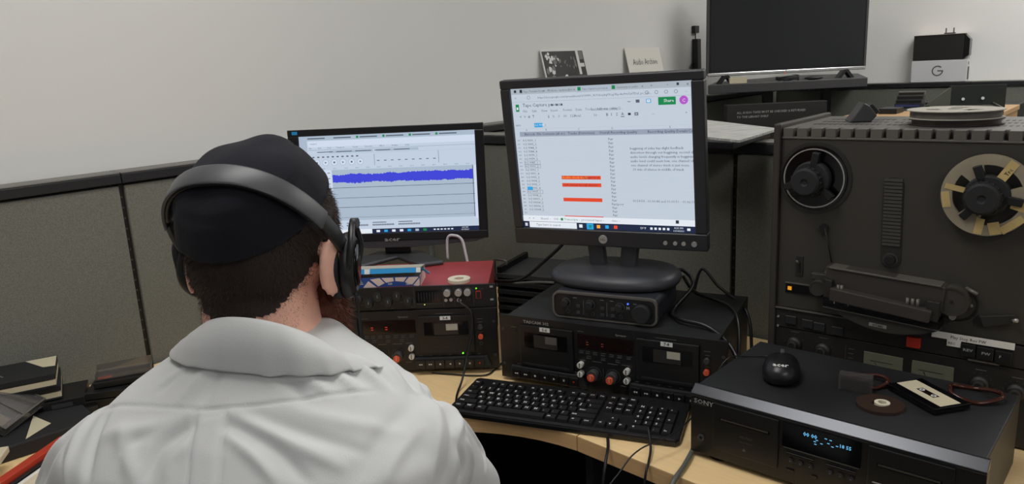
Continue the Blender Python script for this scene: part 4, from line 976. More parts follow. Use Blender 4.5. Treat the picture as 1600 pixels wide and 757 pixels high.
# things on top of the recorder
g = thing('splicing_gadget', 'small dark wedge shaped splicing block on the recorder top, left of the reels', 'tape tool', OTp(.088, .150, OTOP), OA + .45)
MB().prism([(-.018, 0), (.020, 0), (.030, .012), (.016, .030), (.006, .036), (-.004, .020)], -.028, .028, 'y').build('body', 'mid_grey', g, bevel=.002)
MB().prism([(.020, .006), (.036, .018), (.022, .034), (.012, .028)], -.022, .022, 'y').build('blade_holder', 'black', g, bevel=.0015)
def flat_reel(name, label, x, y, z, R, th, m_f, m_t, rot=0):
    P = thing(name, label, 'tape reel', OTp(x, y, z), OA + rot)
    def fl(z0, z1):
        mb = MB(); n = 72
        for k in range(n):
            a0, a1 = 2 * math.pi * k / n, 2 * math.pi * (k + 1) / n; am = math.degrees((a0 + a1) / 2) % 120
            for r0, r1 in ([(R * .60, R), (.012, R * .32)] if 25 < am < 70 else [(.012, R)]):
                pts = [(math.cos(a0) * r0, math.sin(a0) * r0), (math.cos(a1) * r0, math.sin(a1) * r0), (math.cos(a1) * r1, math.sin(a1) * r1), (math.cos(a0) * r1, math.sin(a0) * r1)]
                mb.add([(p[0], p[1], z0) for p in pts] + [(p[0], p[1], z1) for p in pts], [(3, 2, 1, 0), (4, 5, 6, 7), (0, 1, 5, 4), (1, 2, 6, 5), (2, 3, 7, 6), (3, 0, 4, 7)])
        return mb
    fl(0, .0014).build('lower_flange', m_f, P); fl(th - .0014, th).build('upper_flange', m_f, P)
    MB().ring((0, 0, .0014), R * .93, R * .42, th - .0028, 'z', 64).build('wound_tape', m_t, P)
flat_reel('tape_reel', 'lower flat tape reel with dark flanges, under the pale reel on the recorder', .262, .110, OTOP + .0004, .0735, .0105, 'black', 'tape_brown')
flat_reel('tape_reel', 'pale grey flat tape reel with three openings, on top of the recorder pile', .260, .112, OTOP + .0113, .0755, .0145, 'carton_grey', 'otari_top', .7)

# ---------------------------------------------------------------- things on the back partition: newspaper and tablet
nwp = MB()
def prism_tu(poly, z0, z1, name, m, label, cat, bevel=0):
    pts = [TU(t, u)[:2] for t, u in poly]; o = MB().prism(pts, z0 + DESK, z1 + DESK).build(name, m, bevel=bevel); return tag(o, label, cat)
prism_tu([(.40, .72), (.10, 1.12), (-.170, 1.142), (-.03, .86)], .487, .492, 'newspaper', 'newsprint', 'grey folded newspaper on the partition top right of the spreadsheet monitor', 'newspaper')
tb = prism_tu([(.22, .74), (.10, 1.10), (-.165, 1.125), (-.135, .90), (-.02, .72)], .471, .4865, 'laptop', 'bezel_black', 'thin black closed laptop under the newspaper on the partition top', 'laptop', .002)
prism_tu([(.22, 1.16), (.06, 1.22), (-.0, 1.36), (.16, 1.34)], .471, .480, 'blue_folder', 'blue_file', 'blue folder lying on the partition top beside the newspaper', 'folder')

# photograph and card leaning against the wall on the partition along it
def leaning(name, label, cat, t0, t1, ub, ut, zb, zt, m):
    A0 = Vector(TU(t0, ub, zb)); A1 = Vector(TU(t1, ub, zb)); C0 = Vector(TU(t0, ut, zt)); C1 = Vector(TU(t1, ut, zt))
    X = (A1 - A0).normalized(); Y = (C0 - A0).normalized(); N = X.cross(Y)
    mw = Matrix((X, Y, N)).transposed().to_4x4(); mw.translation = A0
    P = thing(name, label, cat, A0); P.rotation_euler = mw.to_euler()
    return P, (A1 - A0).length, (C0 - A0).length
P, W_, H_ = leaning('photograph', 'black and white photograph print leaning on the wall above the right monitor', 'photograph', .70, .985, .000, -.062, .472, .722, None)
MB().box(0, 0, -.004, W_, H_, 0).build('board', 'photo_white', P)
pic = MB(); z = .0006
def pq(x0, y0, x1, y1, m, zz=z): pic.quad([(x0 * W_, y0 * H_, zz), (x1 * W_, y0 * H_, zz), (x1 * W_, y1 * H_, zz), (x0 * W_, y1 * H_, zz)], m)
def pe(cx, cy, rx_, ry_, m, zz=.0009): pic.quad([(W_ * (cx + rx_ * math.cos(a)), H_ * (cy + ry_ * math.sin(a)), zz) for a in np.linspace(0, 2 * math.pi, 18)[:-1]], m)
pq(.02, .02, .98, .98, 0, .0004); pq(.0, .0, 1, 1, 2, .0002)
for i in range(9): pe(.08 + i * .1, .52 + .05 * math.sin(i * 2.1), .045, .05, 1 if i % 2 else 2)
for i in range(9): pe(.10 + i * .1, .34 + .05 * math.sin(i * 1.7), .05, .14, 0, .0011)

rp = random.Random(5)
for _ in range(26):
    cx, cy, q = .05 + rp.random() * .36, .62 + rp.random() * .33, .012 + rp.random() * .03
    pic.quad([(W_ * (cx + q * math.cos(a) * (.6 + .7 * rp.random())), H_ * (cy + q * 1.2 * math.sin(a) * (.6 + .7 * rp.random())), .0007 + .00001 * _) for a in np.linspace(0, 2 * math.pi, 8)[:-1]], 1 + (_ % 2))
for _ in range(10):
    cx, cy, q = .45 + rp.random() * .32, .72 + rp.random() * .22, .008 + rp.random() * .015
    pic.quad([(W_ * (cx + q * math.cos(a)), H_ * (cy + q * 2 * math.sin(a)), .0007) for a in np.linspace(0, 2 * math.pi, 7)[:-1]], 1)
pq(.8, .6, .86, .98, 2, .0008); pq(.86, .72, .96, .78, 2, .0008); pq(.86, .84, .96, .97, 1, .0008)
for cx, cy in ((.40, .40), (.56, .46), (.76, .42)):
    pic.quad([(W_ * (cx - .09), H_ * .02, .0013), (W_ * (cx + .09), H_ * .02, .0013), (W_ * (cx + .05), H_ * (cy - .02), .0013), (W_ * (cx - .05), H_ * (cy - .02), .0013)], 0)
    pe(cx, cy + .06, .045, .07, 1, .0015); pe(cx, cy - .04, .04, .07, 2, .0017); pe(cx, cy + .14, .06, .045, 0, .0019)
pic.quad([(W_ * .88, H_ * .05, .0013), (W_ * .97, H_ * .05, .0013), (W_ * .86, H_ * .5, .0013), (W_ * .83, H_ * .45, .0013)], 2)
pic.build('print', ['photo_black', 'photo_grey', 'photo_white'], P, fix=False)
P, W_, H_ = leaning('card', 'white card lettered Audio Archive leaning on the wall beside the photograph', 'card', 1.31, 1.615, .000, -.062, .472, .722, None)
MB().box(0, 0, -.003, W_, H_, 0).build('board', 'paper', P)
MB().text('Audio Archive', .040, (W_ * .5, H_ * .70, .0006), (1, 0, 0), (0, 1, 0), align='c', wide=.93).build('card_lettering', 'mid_grey', P, fix=False)

# ---------------------------------------------------------------- far cubicle: shelf, television, cartons, cabinet
sh = thing('corner_shelf', 'thick dark shelf in the far corner carrying the television', 'shelf', (0, 0, 0))
zt_ = .538 + DESK
MB().prism([(.952, 3.60), (1.70, 3.60), (1.985, 4.32), (1.72, 4.57), (1.09, 3.99)], zt_ - .042, zt_).build('shelf_board', 'mid_grey', sh, bevel=.003)
MB().box(1.27, 3.75, 0, 1.31, 3.79, zt_ - .042).build('support_post', 'cap_side', sh)
MB().box(1.62, 3.9, 0, 1.66, 3.94, zt_ - .042).build('support_post', 'cap_side', sh)
tv = thing('television', 'flat black television with a shiny lower edge on the far corner shelf', 'television', (1.352, 3.70, zt_), .025)
MB().box(-.382, -.004, .040, .382, .020, .475).build('screen_housing', 'black_gloss', tv, bevel=.003)
MB().box(-.367, -.0055, .058, .367, -.004, .463).build('screen', 'tv_screen', tv)
MB().box(-.382, -.010, .036, .382, -.002, .052).build('lower_trim', 'chrome', tv, bevel=.003)
MB().box(-.384, -.006, .045, -.374, .012, .476).box(.374, -.006, .045, .384, .012, .476).build('side_trim', 'mid_grey', tv)
MB().text('LG', .018, (-.01, -.0106, .040), align='c', bold=True).build('maker_lettering', 'knob_silver', tv, fix=False)
MB().cyl((-.008, -.012, .036), .003, .004, 'y', 10).build('standby_light', 'led_red', tv)
for x in (-.29, .29):
    MB().prism([(x - .008, .042), (x + .008, .042), (x + .040, 0), (x + .024, 0), (x, .030), (x - .024, 0), (x - .040, 0)], -.01, .03, 'y').build('leg', 'black', tv)
MB().box(-.2, .02, .10, .2, .05, .40).build('back_housing', 'black', tv)
tag(MB().prism([(1.06, 3.625), (1.14, 3.62), (1.145, 3.65), (1.065, 3.655)], zt_ + .0005, zt_ + .028).build('name_card', 'cream', bevel=.001), 'small cream card box on the shelf below the left end of the television', 'card')
cp = thing('cable_coil', 'dark coil of cable on the shelf under the middle of the television', 'cable', (1.335, 3.63, zt_ + .006))
MB().tube([(.05 * math.cos(a) * (1 + .1 * math.sin(5 * a)), .018 * math.sin(a), .003 * math.sin(3 * a) + a * .0012) for a in np.linspace(0, 14, 40)], .0045, n=6, k=2).build('coil', 'cord', cp)
tag(MB().ell((1.46, 3.635, zt_ + .009), (.045, .016, .009)).build('remote_control', 'black'), 'dark remote control lying on the shelf right of the cable coil', 'remote control')
pw = thing('power_adapter', 'black power adapter hanging on the wall left of the television', 'power adapter', TU(1.985, -.069, .74), AN)
MB().box(0, -.025, .05, .02, .02, .085).build('plug', 'black', pw, bevel=.002)
MB().prism([(.0, .02), (.03, .02), (.035, -.16), (.0, -.19)], -.02, .02, 'y').build('adapter_body', 'black', pw, bevel=.003)
MB().tube([(.008, 0, .05), (.008, 0, .02)], .003, k=1).tube([(.008, -.02, -.10), (.01, -.055, -.12), (.01, -.05, -.18), (.01, -.02, -.26), (.015, 0, -.40)], .004).tube([(.012, .02, -.15), (.04, .04, -.30), (.075, .06, -.50), (.075, .05, -.75)], .0035).build('lead', 'cord', pw)
bb = thing('black_board', 'large black board with two lines of small white lettering, under the far shelf', 'board', (1.00, 3.42, .0), .0)
MB().box(-.01, 0, 0, .44, .05, DESK + .452).build('board', 'carton_black', bb, bevel=.002)
MB().text('ALL AUDIO TAPES MUST BE CHECKED & RETURNED', .0135, (.035, -.001, DESK + .411), wide=.98, bold=True).text('TO THE LIBRARY SHELF', .0135, (.035, -.001, DESK + .392), wide=1.0, bold=True).build('board_lettering', 'print_grey', bb, fix=False)
# carton with G and black carton above on far partition
gb = thing('letter_carton', 'white carton printed with a grey letter G on the far partition top', 'box', TU(2.895, .745, .4805), AN)
MB().box(0, 0, 0, .262, .060, .112).build('carton_body', 'carton_white', gb, bevel=.002)
gg = MB(); cx, cz, r0, r1 = .126, .058, .021, .027
for k in range(26):
    a0 = math.radians(45 + k * 12); a1 = math.radians(45 + (k + 1) * 12)
    gg.quad([(cx + r0 * math.cos(a0), -.0008, cz + r0 * math.sin(a0)), (cx + r1 * math.cos(a0), -.0008, cz + r1 * math.sin(a0)), (cx + r1 * math.cos(a1), -.0008, cz + r1 * math.sin(a1)), (cx + r0 * math.cos(a1), -.0008, cz + r0 * math.sin(a1))])
gg.box(cx, -.0009, cz - .003, cx + .027, -.0008, cz + .003)
gg.build('printed_letter', 'print_dim', gb, fix=False)
MB().box(.2622, .012, .01, .2628, .05, .075).box(.2622, .02, .085, .2628, .035, .1).build('side_print', 'mid_grey', gb)
kb = thing('open_carton', 'black carton stacked on the white carton with the letter G', 'box', TU(2.900, .747, .5935), AN)
MB().box(0, 0, 0, .235, .060, .130).build('carton_body', 'carton_black', kb, bevel=.002)
MB().prism([(.235, 0), (.262, .02), (.262, .10), (.235, .13)], .002, .058, 'y').build('side_flap', 'black_gloss', kb)
MB().box(0, -.004, .130, .250, .060, .1315).build('lid_edge', 'pale_pink', kb)
pg = thing('plug_adapter', 'tiny two-pin plug on top of the black carton', 'plug', TU(2.915, .885, .7255), AN)
MB().box(0, 0, 0, .05, .02, .006).build('plug_base', 'mid_grey', pg)
for x in (.004, .04): MB().box(x, .008, .006, x + .005, .012, .03).build('pin', 'mid_grey', pg)
# wooden cabinet behind the partition
wc = thing('wooden_cabinet', 'wooden cabinet in the far cubicle, only its tan top showing behind the recorder', 'cabinet', (TU(0, 0)[0], TU(0, 0)[1], 0), AN)
cpoly = [(.80, 1.3), (1.32, 1.3), (1.32, 2.30), (1.07, 2.30), (1.0, 1.93), (.80, 1.78)]
MB().prism(cpoly, 0, DESK + .378).build('cabinet_body', 'wood_tan', wc, bevel=.003)
MB().prism([(.79, 1.29), (1.325, 1.29), (1.325, 2.305), (1.065, 2.305), (.995, 1.935), (.79, 1.785)], DESK + .378, DESK + .400).build('cabinet_top', 'wood_tan', wc, bevel=.003)
CT = .4005
dc = thing('dark_cabinet', 'dark low cabinet in the far cubicle beside the wooden one, carrying the left cassette stack', 'cabinet', (TU(0, 0)[0], TU(0, 0)[1], 0), AN)
MB().prism([(.80, 1.80), (.985, 1.945), (1.055, 2.31), (1.32, 2.31), (1.32, 2.5), (.80, 2.5)], 0, DESK + .399).build('cabinet_body', 'dark_green', dc, bevel=.003)
MB().box(.85, 2.5, DESK + .2, 1.25, 2.503, DESK + .35).build('door', 'mid_grey', dc)
def case_at(t, u, z, rot, m, label, w_=.108, d_=.068, h_=.017, group=None):
    P = thing('cassette_case', label, 'cassette', TU(t, u, z), AN + rot, group)
    MB().box(0, 0, 0, w_, d_, h_).build('case_body', m, P, bevel=.001)
    MB().box(.004, -.0006, .004, w_ - .004, 0, h_ - .004).build('spine_card', 'slot_black' if m != 'slate' else 'blue_file', P)
    return P
for i, (m_, wd) in enumerate((('slate', 'bottom'), ('mid_grey', 'second from bottom'), ('mid_grey', 'third from bottom'), ('grey_metal', 'top'))):
    case_at(2.12, .865 + .004 * i, CT + i * .0175, .05 * i, m_, wd + ' cassette case of the left far stack behind the recorder')
case_at(2.20, .975, CT, 0, 'black', 'flat black cassette case between the two far stacks', .10, .07, .016)
for i in range(3): case_at(2.26, 1.075, CT + i * .0155, -.06 * i, ('black', 'black', 'pink_red')[i], ('bottom black', 'middle black', 'top red ended')[i] + ' cassette case of the right far stack', .082, .06, .015)
tag(MB().prism([TU(1.74, .90)[:2], TU(1.74, .97)[:2], TU(1.85, .97)[:2], TU(1.85, .90)[:2]], CT + DESK, CT + .022 + DESK).build('adhesive_tape_box', 'black', bevel=.002), 'small black box on the tan cabinet top left of the reels', 'box')
ch = thing('equipment_chassis', 'bare metal equipment chassis with a black end plate behind the reels', 'chassis', TU(1.62, 1.13, CT), AN + .25)
MB().box(0, 0, 0, .23, .34, .020).build('base_tray', 'steel_green', ch, bevel=.001)
MB().box(.07, .33, .0, .27, .345, .100).build('end_plate', 'dark_green', ch)
MB().box(.225, .0, .02, .23, .33, .03).build('side_flange', 'steel_green', ch)
MB().cyl((.12, .324, .045), .006, .006, 'y', 12).build('white_button', 'white_print', ch); MB().cyl((.19, .324, .047), .006, .006, 'y', 12).build('white_button', 'white_print', ch)
MB().add([(-.02, .32, .02), (.075, .33, .02), (.075, .33, .095), (-.02, .325, .02), (.07, .345, .02), (.07, .345, .095)], [(0, 1, 2), (3, 5, 4), (0, 2, 5, 3), (1, 4, 5, 2), (0, 3, 4, 1)]).build('side_bracket', 'steel_green', ch)
tag(MB().prism([(0, 0), (.03, 0), (.22, .22), (.19, .22)], 0, .03, 'y').build('metal_bar', 'black', loc=TU(1.75, 1.42, CT), rot=(0, 0, AN)), 'dark slanting bar leaning at the far right behind the recorder', 'bar')

# ---------------------------------------------------------------- left worktop: tape boxes, cases, papers
def tape_box(label, x, y, z, rot, h_=.018):
    P = thing('tape_box', label, 'tape box', (x, y, DESK + z), rot)
    w_, d_ = .118, .118
    MB().box(.001, .001, .004, w_ - .001, d_ - .001, h_ - .003).build('inner_tray', 'cream', P)
    MB().box(0, 0, 0, w_, d_, .004).build('lower_cover', 'black_matte', P, bevel=.0005)
    MB().box(0, 0, h_ - .001, w_, d_, h_ + .010).build('upper_cover', 'black_matte', P, bevel=.0005)
    return P
tape_box('square black and cream tape box, lower of the stack against the left partition', -1.035, 1.385, .048, .52)
tb2 = tape_box('square black tape box with a cream corner label, topmost on the left worktop', -1.038, 1.38, .077, .49)
MB().add([(.060, .117, .0283), (.117, .117, .0283), (.117, .050, .0283), (.095, .055, .0283)], [(0, 1, 2, 3)]).build('corner_label', 'cream', tb2, fix=False)
def vhs(name, label, x, y, z, rot, w_, d_, h_, m_='black', win=None):
    P = thing(name, label, 'cassette', (x, y, DESK + z), rot)
    MB().box(0, 0, 0, w_, d_, h_).build('shell', m_, P, bevel=.001)
    if win:
        MB().box(w_ * .15, -.0006, h_ * .25, w_ * .5, 0, h_ * .75).build('spine_label', win, P)
        MB().box(w_ * .6, -.0006, h_ * .3, w_ * .85, 0, h_ * .7).build('window', 'mid_grey', P)
    return P
vhs('video_cassette', 'black cassette directly under the tape boxes on the left worktop', -1.03, 1.39, .024, .42, .15, .10, .022, 'black', 'black_gloss')
vhs('video_cassette', 'lowest black cassette under the tape boxes, with a grey window', -1.0, 1.36, .001, .62, .16, .10, .022, 'black', 'mid_grey')
vhs('cassette_tape', 'black cassette with an orange edge, right of the tape box stack', -.885, 1.475, .050, .35, .11, .07, .012, 'black', None)
vhs('cassette_tape', 'black cassette lying below the orange edged one, right of the tape boxes', -.895, 1.455, .034, .25, .13, .08, .014, 'black', None)
vhs('video_cassette', 'thick black cassette supporting the small cassettes right of the tape boxes', -.90, 1.45, .001, .3, .15, .10, .031, 'black', None)
MB_o = MB().box(-.86, 1.48, DESK + .0625, -.845, 1.50, DESK + .066).build('orange_tab', 'scr_yel')
bpy.data.objects.remove(MB_o)
cc = thing('cassette_case', 'clear empty cassette case lying on the black cassettes right of the tape boxes', 'case', (-.885, 1.485, DESK + .0635), .42)
MB().box(0, 0, 0, .108, .068, .0012).box(0, .066, .0012, .108, .068, .014).box(0, 0, .0012, .0015, .066, .010).box(.1065, 0, .0012, .108, .066, .014).box(.0015, 0, .0012, .1065, .0015, .008).build('case_shell', 'clear_case', cc)
MB().box(.004, .004, .0013, .03, .012, .0025).build('paper_strip', 'orange_knob', cc)
c2 = thing('cassette_case', 'large clear case tilted against the tape boxes at the left picture edge', 'case', (-.967, 1.314, DESK + .045))
_x = Vector((.012, .092, .010)).normalized(); _y = Vector((-.075, .035, .050)); _y = (_y - _x * _y.dot(_x)).normalized(); c2.rotation_euler = Matrix((_x, _y, _x.cross(_y))).transposed().to_euler()
MB().box(0, 0, -.018, .110, .125, -.0165).box(0, 0, -.0165, .110, .0015, 0).box(0, .1235, -.0165, .11, .125, 0).box(0, .0015, -.0165, .0015, .1235, 0).box(.1085, .0015, -.0165, .11, .1235, 0).box(.0015, .0015, -.0012, .1085, .1235, 0).build('case_shell', 'clear_case', c2)
MB().box(0, 0, -.0008, .11, .003, .0012).box(0, .122, -.0008, .11, .125, .0012).box(0, .003, -.0008, .003, .122, .0012).box(.107, .003, -.0008, .11, .122, .0012).box(0, -.0008, -.018, .11, 0, -.0165).box(.05, .003, -.0006, .0515, .122, .001).build('case_rim', 'grey_metal', c2)
MB().box(.004, .012, -.014, .03, .05, -.004).build('paper_insert', 'cream', c2)
MB().box(.034, .010, -.014, .106, .118, -.004).build('dark_tape', 'slate', c2)
MB().box(.002, .0016, -.015, .107, .006, -.003).build('spine_card', 'display_dark', c2)
c3 = thing('binder', 'black binder with a cream page corner lying beside the man on the left worktop', 'binder', (-1.02, 1.20, DESK + .001), .75)
MB().box(0, 0, 0, .26, .20, .028).build('cover', 'black_matte', c3, bevel=.003)
MB().add([(.139, .009, .0285), (.190, .049, .0285), (.174, .118, .0285)], [(0, 1, 2)]).build('page_corner', 'cream', c3, fix=False)
for i, (nm, lbl, m_, dz, off) in enumerate((('folder', 'thin white folder standing on its edge at bottom left, nearest the man', 'paper', .001, -.03), ('folder', 'thin black folder standing between the white and the red one at bottom left', 'black', .012, -.010), ('folder', 'red folder standing on its edge at bottom left', 'red_file', .023, 0))):
    tag(MB().box(0, 0, 0, .19, (.008, .010, .018)[i], (.024, .026, .034)[i]).build(nm, m_, loc=((-.842, -.853, -.865)[i], 1.105, DESK + .001), rot=(0, 0, 1.43), bevel=.001), lbl, 'folder')
tag(MB().box(0, 0, 0, .07, .05, .012).build('paper_stack', 'cream', loc=(-.975, 1.185, DESK + .030), rot=(0, 0, .3), bevel=.002), 'pale paper stack at the left picture edge under the clear case', 'paper')
tag(MB().box(0, 0, 0, .012, .09, .10).build('note_pad', 'yellow', loc=(-.750, .945, DESK + .001), rot=(0, 0, .5), bevel=.001), 'upright yellow note pad at the bottom left corner', 'note pad')

# ---------------------------------------------------------------- cables
def cable(label, pts, r, m='cord', name='cable'):
    tag(MB().tube(pts, r).build(name, m), label, 'cable')
hx = .482 + (716.6 - 774) * .001415
cable('black headphone cable hanging from the rack unit jack to the keyboard', [LT(hx, -.002, .170), LT(hx + .004, -.02, .169), LT(hx + .027, -.028, .150), LT(hx + .028, -.035, .110), LT(hx + .016, -.055, .06), LT(hx + .006, -.085, .02), LT(hx - .002, -.12, .003), LT(hx - .005, -.20, .003), LT(hx - .05, -.26, .003)], .0024)
cable('thin black cable on the desk in front of the left cassette deck', [LT(.33, -.008, .003), LT(.37, -.018, .003), LT(.42, -.030, .003), LT(.455, -.028, .003), LT(.470, .0, .003), LT(.49, .05, .003)], .0018)
cable('black monitor cable dropping behind the spreadsheet monitor to the slatted rack', [(.130, 1.60, DESK + .33), (.115, 1.63, DESK + .28), (.07, 1.66, DESK + .23), (.02, 1.70, DESK + .18), (-.03, 1.76, DESK + .16), (-.06, 1.85, DESK + .14)], .0042)
cable('second cable running from the slatted rack under the monitor base', [(.09, 1.62, DESK + .19), (.05, 1.66, DESK + .182), (.0, 1.72, DESK + .165), (-.03, 1.80, DESK + .15)], .003, 'cord_grey')
cable('thick black cable looping over the right cassette deck to its right side', [RT(.31, .21, .20), RT(.33, .24, .212), RT(.36, .22, .185), RT(.345, .12, .158), RT(.37, .065, .160), RT(.43, .045, .158), RT(.475, .03, .135), RT(.50, .005, .110), RT(.51, -.005, .09)], .0045)
cable('black cable arching over the back of the right cassette deck and down its side', [RT(.33, .25, .195), RT(.36, .235, .165), RT(.41, .215, .158), RT(.452, .17, .160), RT(.474, .13, .145), RT(.482, .10, .09), RT(.482, .085, .03), RT(.482, .08, .003)], .004, 'cord')
cable('dark cable behind the right cassette deck near the recorder', [RT(.345, .29, .15), RT(.36, .30, .20), RT(.40, .29, .165), RT(.47, .24, .13), RT(.49, .20, .05), RT(.495, .18, .003)], .0035)
cable('thin black cable over the desk edge below the keyboard, left one', [(.155, 1.245, DESK + .004), (.150, 1.205, DESK + .005), (.140, 1.165, DESK - .002), (.132, 1.150, DESK - .06), (.130, 1.150, DESK - .25)], .0028)
cable('thin black cable over the desk edge below the keyboard, middle one', [(.225, 1.23, DESK + .03), (.222, 1.19, DESK + .012), (.212, 1.155, DESK + .004), (.203, 1.137, DESK - .012), (.198, 1.135, DESK - .08), (.198, 1.135, DESK - .25)], .0022)
cable('thick grey cable over the desk edge beside the foreground deck', [(.33, 1.29, DESK + .006), (.300, 1.20, DESK + .006), (.268, 1.135, DESK + .006), (.238, 1.092, DESK - .002), (.222, 1.085, DESK - .05), (.218, 1.085, DESK - .25)], .0045, 'cord_grey')
cable('white cable standing up behind the left monitor', [LT(.40, .23, .19), LT(.395, .235, .22), LT(.388, .24, .25), LT(.372, .24, .262), LT(.352, .245, .255), LT(.349, .245, .20)], .0035, 'cord_white')
cb_ = bpy.data.objects[-1] if False else None
wooden = None
# ---------------------------------------------------------------- the seated man
PL = Vector((-.28, .78, 0))                       # base of the figure on the floor
man = thing('person', 'bearded man in white shirt, black skullcap and headphones, seated with his back turned', 'person', PL)
def blend(mb, voxel, it, fac=.5):
    me = bpy.data.meshes.new('tmp'); me.from_pydata(mb.v, [], mb.f)
    bm = bmesh.new(); bm.from_mesh(me); bmesh.ops.recalc_face_normals(bm, faces=bm.faces); bm.to_mesh(me); bm.free()
    o = bpy.data.objects.new('tmp', me); COL.objects.link(o)
    r = o.modifiers.new('r', 'REMESH'); r.mode = 'VOXEL'; r.voxel_size = voxel; r.adaptivity = 0
    s = o.modifiers.new('s', 'SMOOTH'); s.factor = fac; s.iterations = it
    dg = bpy.context.evaluated_depsgraph_get(); res = bpy.data.meshes.new_from_object(o.evaluated_get(dg), depsgraph=dg)
    bpy.data.objects.remove(o); bpy.data.meshes.remove(me)
    n = len(res.vertices); co = np.zeros(n * 3); res.vertices.foreach_get('co', co); co = co.reshape(-1, 3)
    nr = np.zeros(n * 3); res.vertex_normals.foreach_get('vector', nr); nr = nr.reshape(-1, 3)
    return res, co, nr
def finish(me, co, name, m, parent=man, loc=PL):
    me.vertices.foreach_set('co', (co - np.array(loc)).ravel()); me.update()
    me.materials.clear(); me.materials.append(MATS[m])
    me.polygons.foreach_set('material_index', [0] * len(me.polygons)); me.polygons.foreach_set('use_smooth', [True] * len(me.polygons))
    me.name = name; o = bpy.data.objects.new(name, me); COL.objects.link(o); o.parent = parent; return o
D0 = DESK
# head frame
HC = Vector((-.281, .850, .466 + D0)); phi = math.radians(11); pit = math.radians(9)
fw = Vector((math.sin(phi) * math.cos(pit), math.cos(phi) * math.cos(pit), -math.sin(pit))); rt = Vector((math.cos(phi), -math.sin(phi), 0)); up = rt.cross(fw)
HM = Matrix((rt, fw, up)).transposed().to_4x4(); HM.translation = HC
HMn = np.array(HM); HMi = np.array(HM.inverted())
def H(x, y, z): return HM @ Vector((x, y, z))
def tolocal(co): return co @ HMi[:3, :3].T + HMi[:3, 3]
def toworld(co): return co @ HMn[:3, :3].T + HMn[:3, 3]
# torso frame
ty = math.radians(9); trd = Vector((math.cos(ty), -math.sin(ty), 0)); tfd = Vector((math.sin(ty), math.cos(ty), 0))
TC = Vector((-.280, .750, 0))
def Tp(r, f, z): return TC + trd * r + tfd * f + Vector((0, 0, z + D0))
def torso(mb, rings, n=48):
    vs = []
    for z, cf, hw, bk, ft, ex in rings:
        for i in range(n):
            a = 2 * math.pi * i / n; c, s = math.cos(a), math.sin(a)
            x = hw * math.copysign(abs(c) ** ex, c); y = (ft if s > 0 else bk) * math.copysign(abs(s) ** ex, s)
            vs.append(tuple(Tp(x, cf + y, z)))
    k = len(rings)
    fs = [(j * n + i, j * n + (i + 1) % n, (j + 1) * n + (i + 1) % n, (j + 1) * n + i) for j in range(k - 1) for i in range(n)] + [tuple(range(n))[::-1], tuple((k - 1) * n + i for i in range(n))]
    mb.add(vs, fs)
# z (rel. desk), centre forward, half width, back depth, front depth, exponent
RG = [(-.30, -.02, .180, .125, .150, .8), (-.15, -.01, .185, .120, .155, .8), (.0, -.005, .190, .125, .150, .8), (.12, -.002, .200, .135, .135, .8), (.20, .0, .208, .138, .12, .8), (.25, .004, .212, .136, .11, .8), (.285, .010, .208, .125, .10, .8),
      (.315, .020, .184, .108, .09, .82), (.338, .030, .158, .088, .08, .85), (.358, .038, .130, .076, .075, .9), (.376, .042, .100, .068, .07, 1.0), (.392, .045, .080, .062, .065, 1.0)]
SHR, SHL = Tp(.160, .012, .262), Tp(-.176, .005, .247)
ELR, ELL = Vector((-.085, .985, .06 + D0)), Vector((-.625, .840, .05 + D0))
WRR, WRL = Vector((-.225, 1.225, .055 + D0)), Vector((-.430, 1.13, .05 + D0))
def arms(mb, k=1.0, cuff=False):
    mb.cone(SHR, .064 * k, ELR, .052 * k, 24); mb.cone(SHL, .066 * k, ELL, .058 * k, 24)
    e1 = ELR + (WRR - ELR) * (.86 if cuff else 1); e2 = ELL + (WRL - ELL) * (.86 if cuff else 1)
    mb.cone(ELR, .048 * k, e1, (.040 if cuff else .030 * k), 24); mb.cone(ELL, .048 * k, e2, (.040 if cuff else .030 * k), 24)
# --- skin body, one continuous surface
b = MB()
torso(b, [(z, cf, hw * .84, bk * .80, ft * .84, ex) for z, cf, hw, bk, ft, ex in RG if z < .37] )
arms(b, .74)
NB = Tp(.0, .040, .33)
b.cone(NB, .066, H(0, -.028, -.055), .060, 28)
b.cone(NB + Vector((0, .01, .02)), .060, H(0, -.012, -.045), .058, 28)
def he(c, r, rot=None):
    mb = MB(); mb.ell(c, r, n=28, k=18)
    X = HM
    if rot: X = HM @ Matrix.Translation(c) @ Euler(rot).to_matrix().to_4x4() @ Matrix.Translation([-q for q in c])
    b.add([tuple(X @ Vector(p)) for p in mb.v], mb.f)
he((0, -.006, .028), (.076, .095, .090)); he((0, -.040, .0), (.066, .055, .073)); he((0, .035, -.035), (.064, .055, .078)); he((0, .06, -.078), (.040, .034, .036))
he((0, .076, .020), (.048, .0165, .010)); he((0, .093, -.016), (.0080, .014, .024)); he((0, .106, -.034), (.013, .013, .010)); he((-.010, .100, -.037), (.008, .009, .007)); he((.010, .100, -.037), (.008, .009, .007))
he((0, .088, -.058), (.024, .014, .0065)); he((0, .086, -.067), (.021, .013, .007)); he((-.042, .062, -.022), (.020, .018, .015)); he((.042, .062, -.022), (.020, .018, .015))
for s in (-1, 1):
    he((s * .031, .0655, .0105), (.0155, .0140, .0065)); he((s * .031, .0650, -.0045), (.0145, .0130, .0045))
for s in (-1, 1):
    he((s * .0870, -.018, -.012), (.0070, .021, .035), (math.radians(-8), 0, math.radians(-26 * s)))
    he((s * .078, -.002, -.012), (.010, .012, .022)); he((s * .0795, -.004, -.036), (.007, .010, .012))
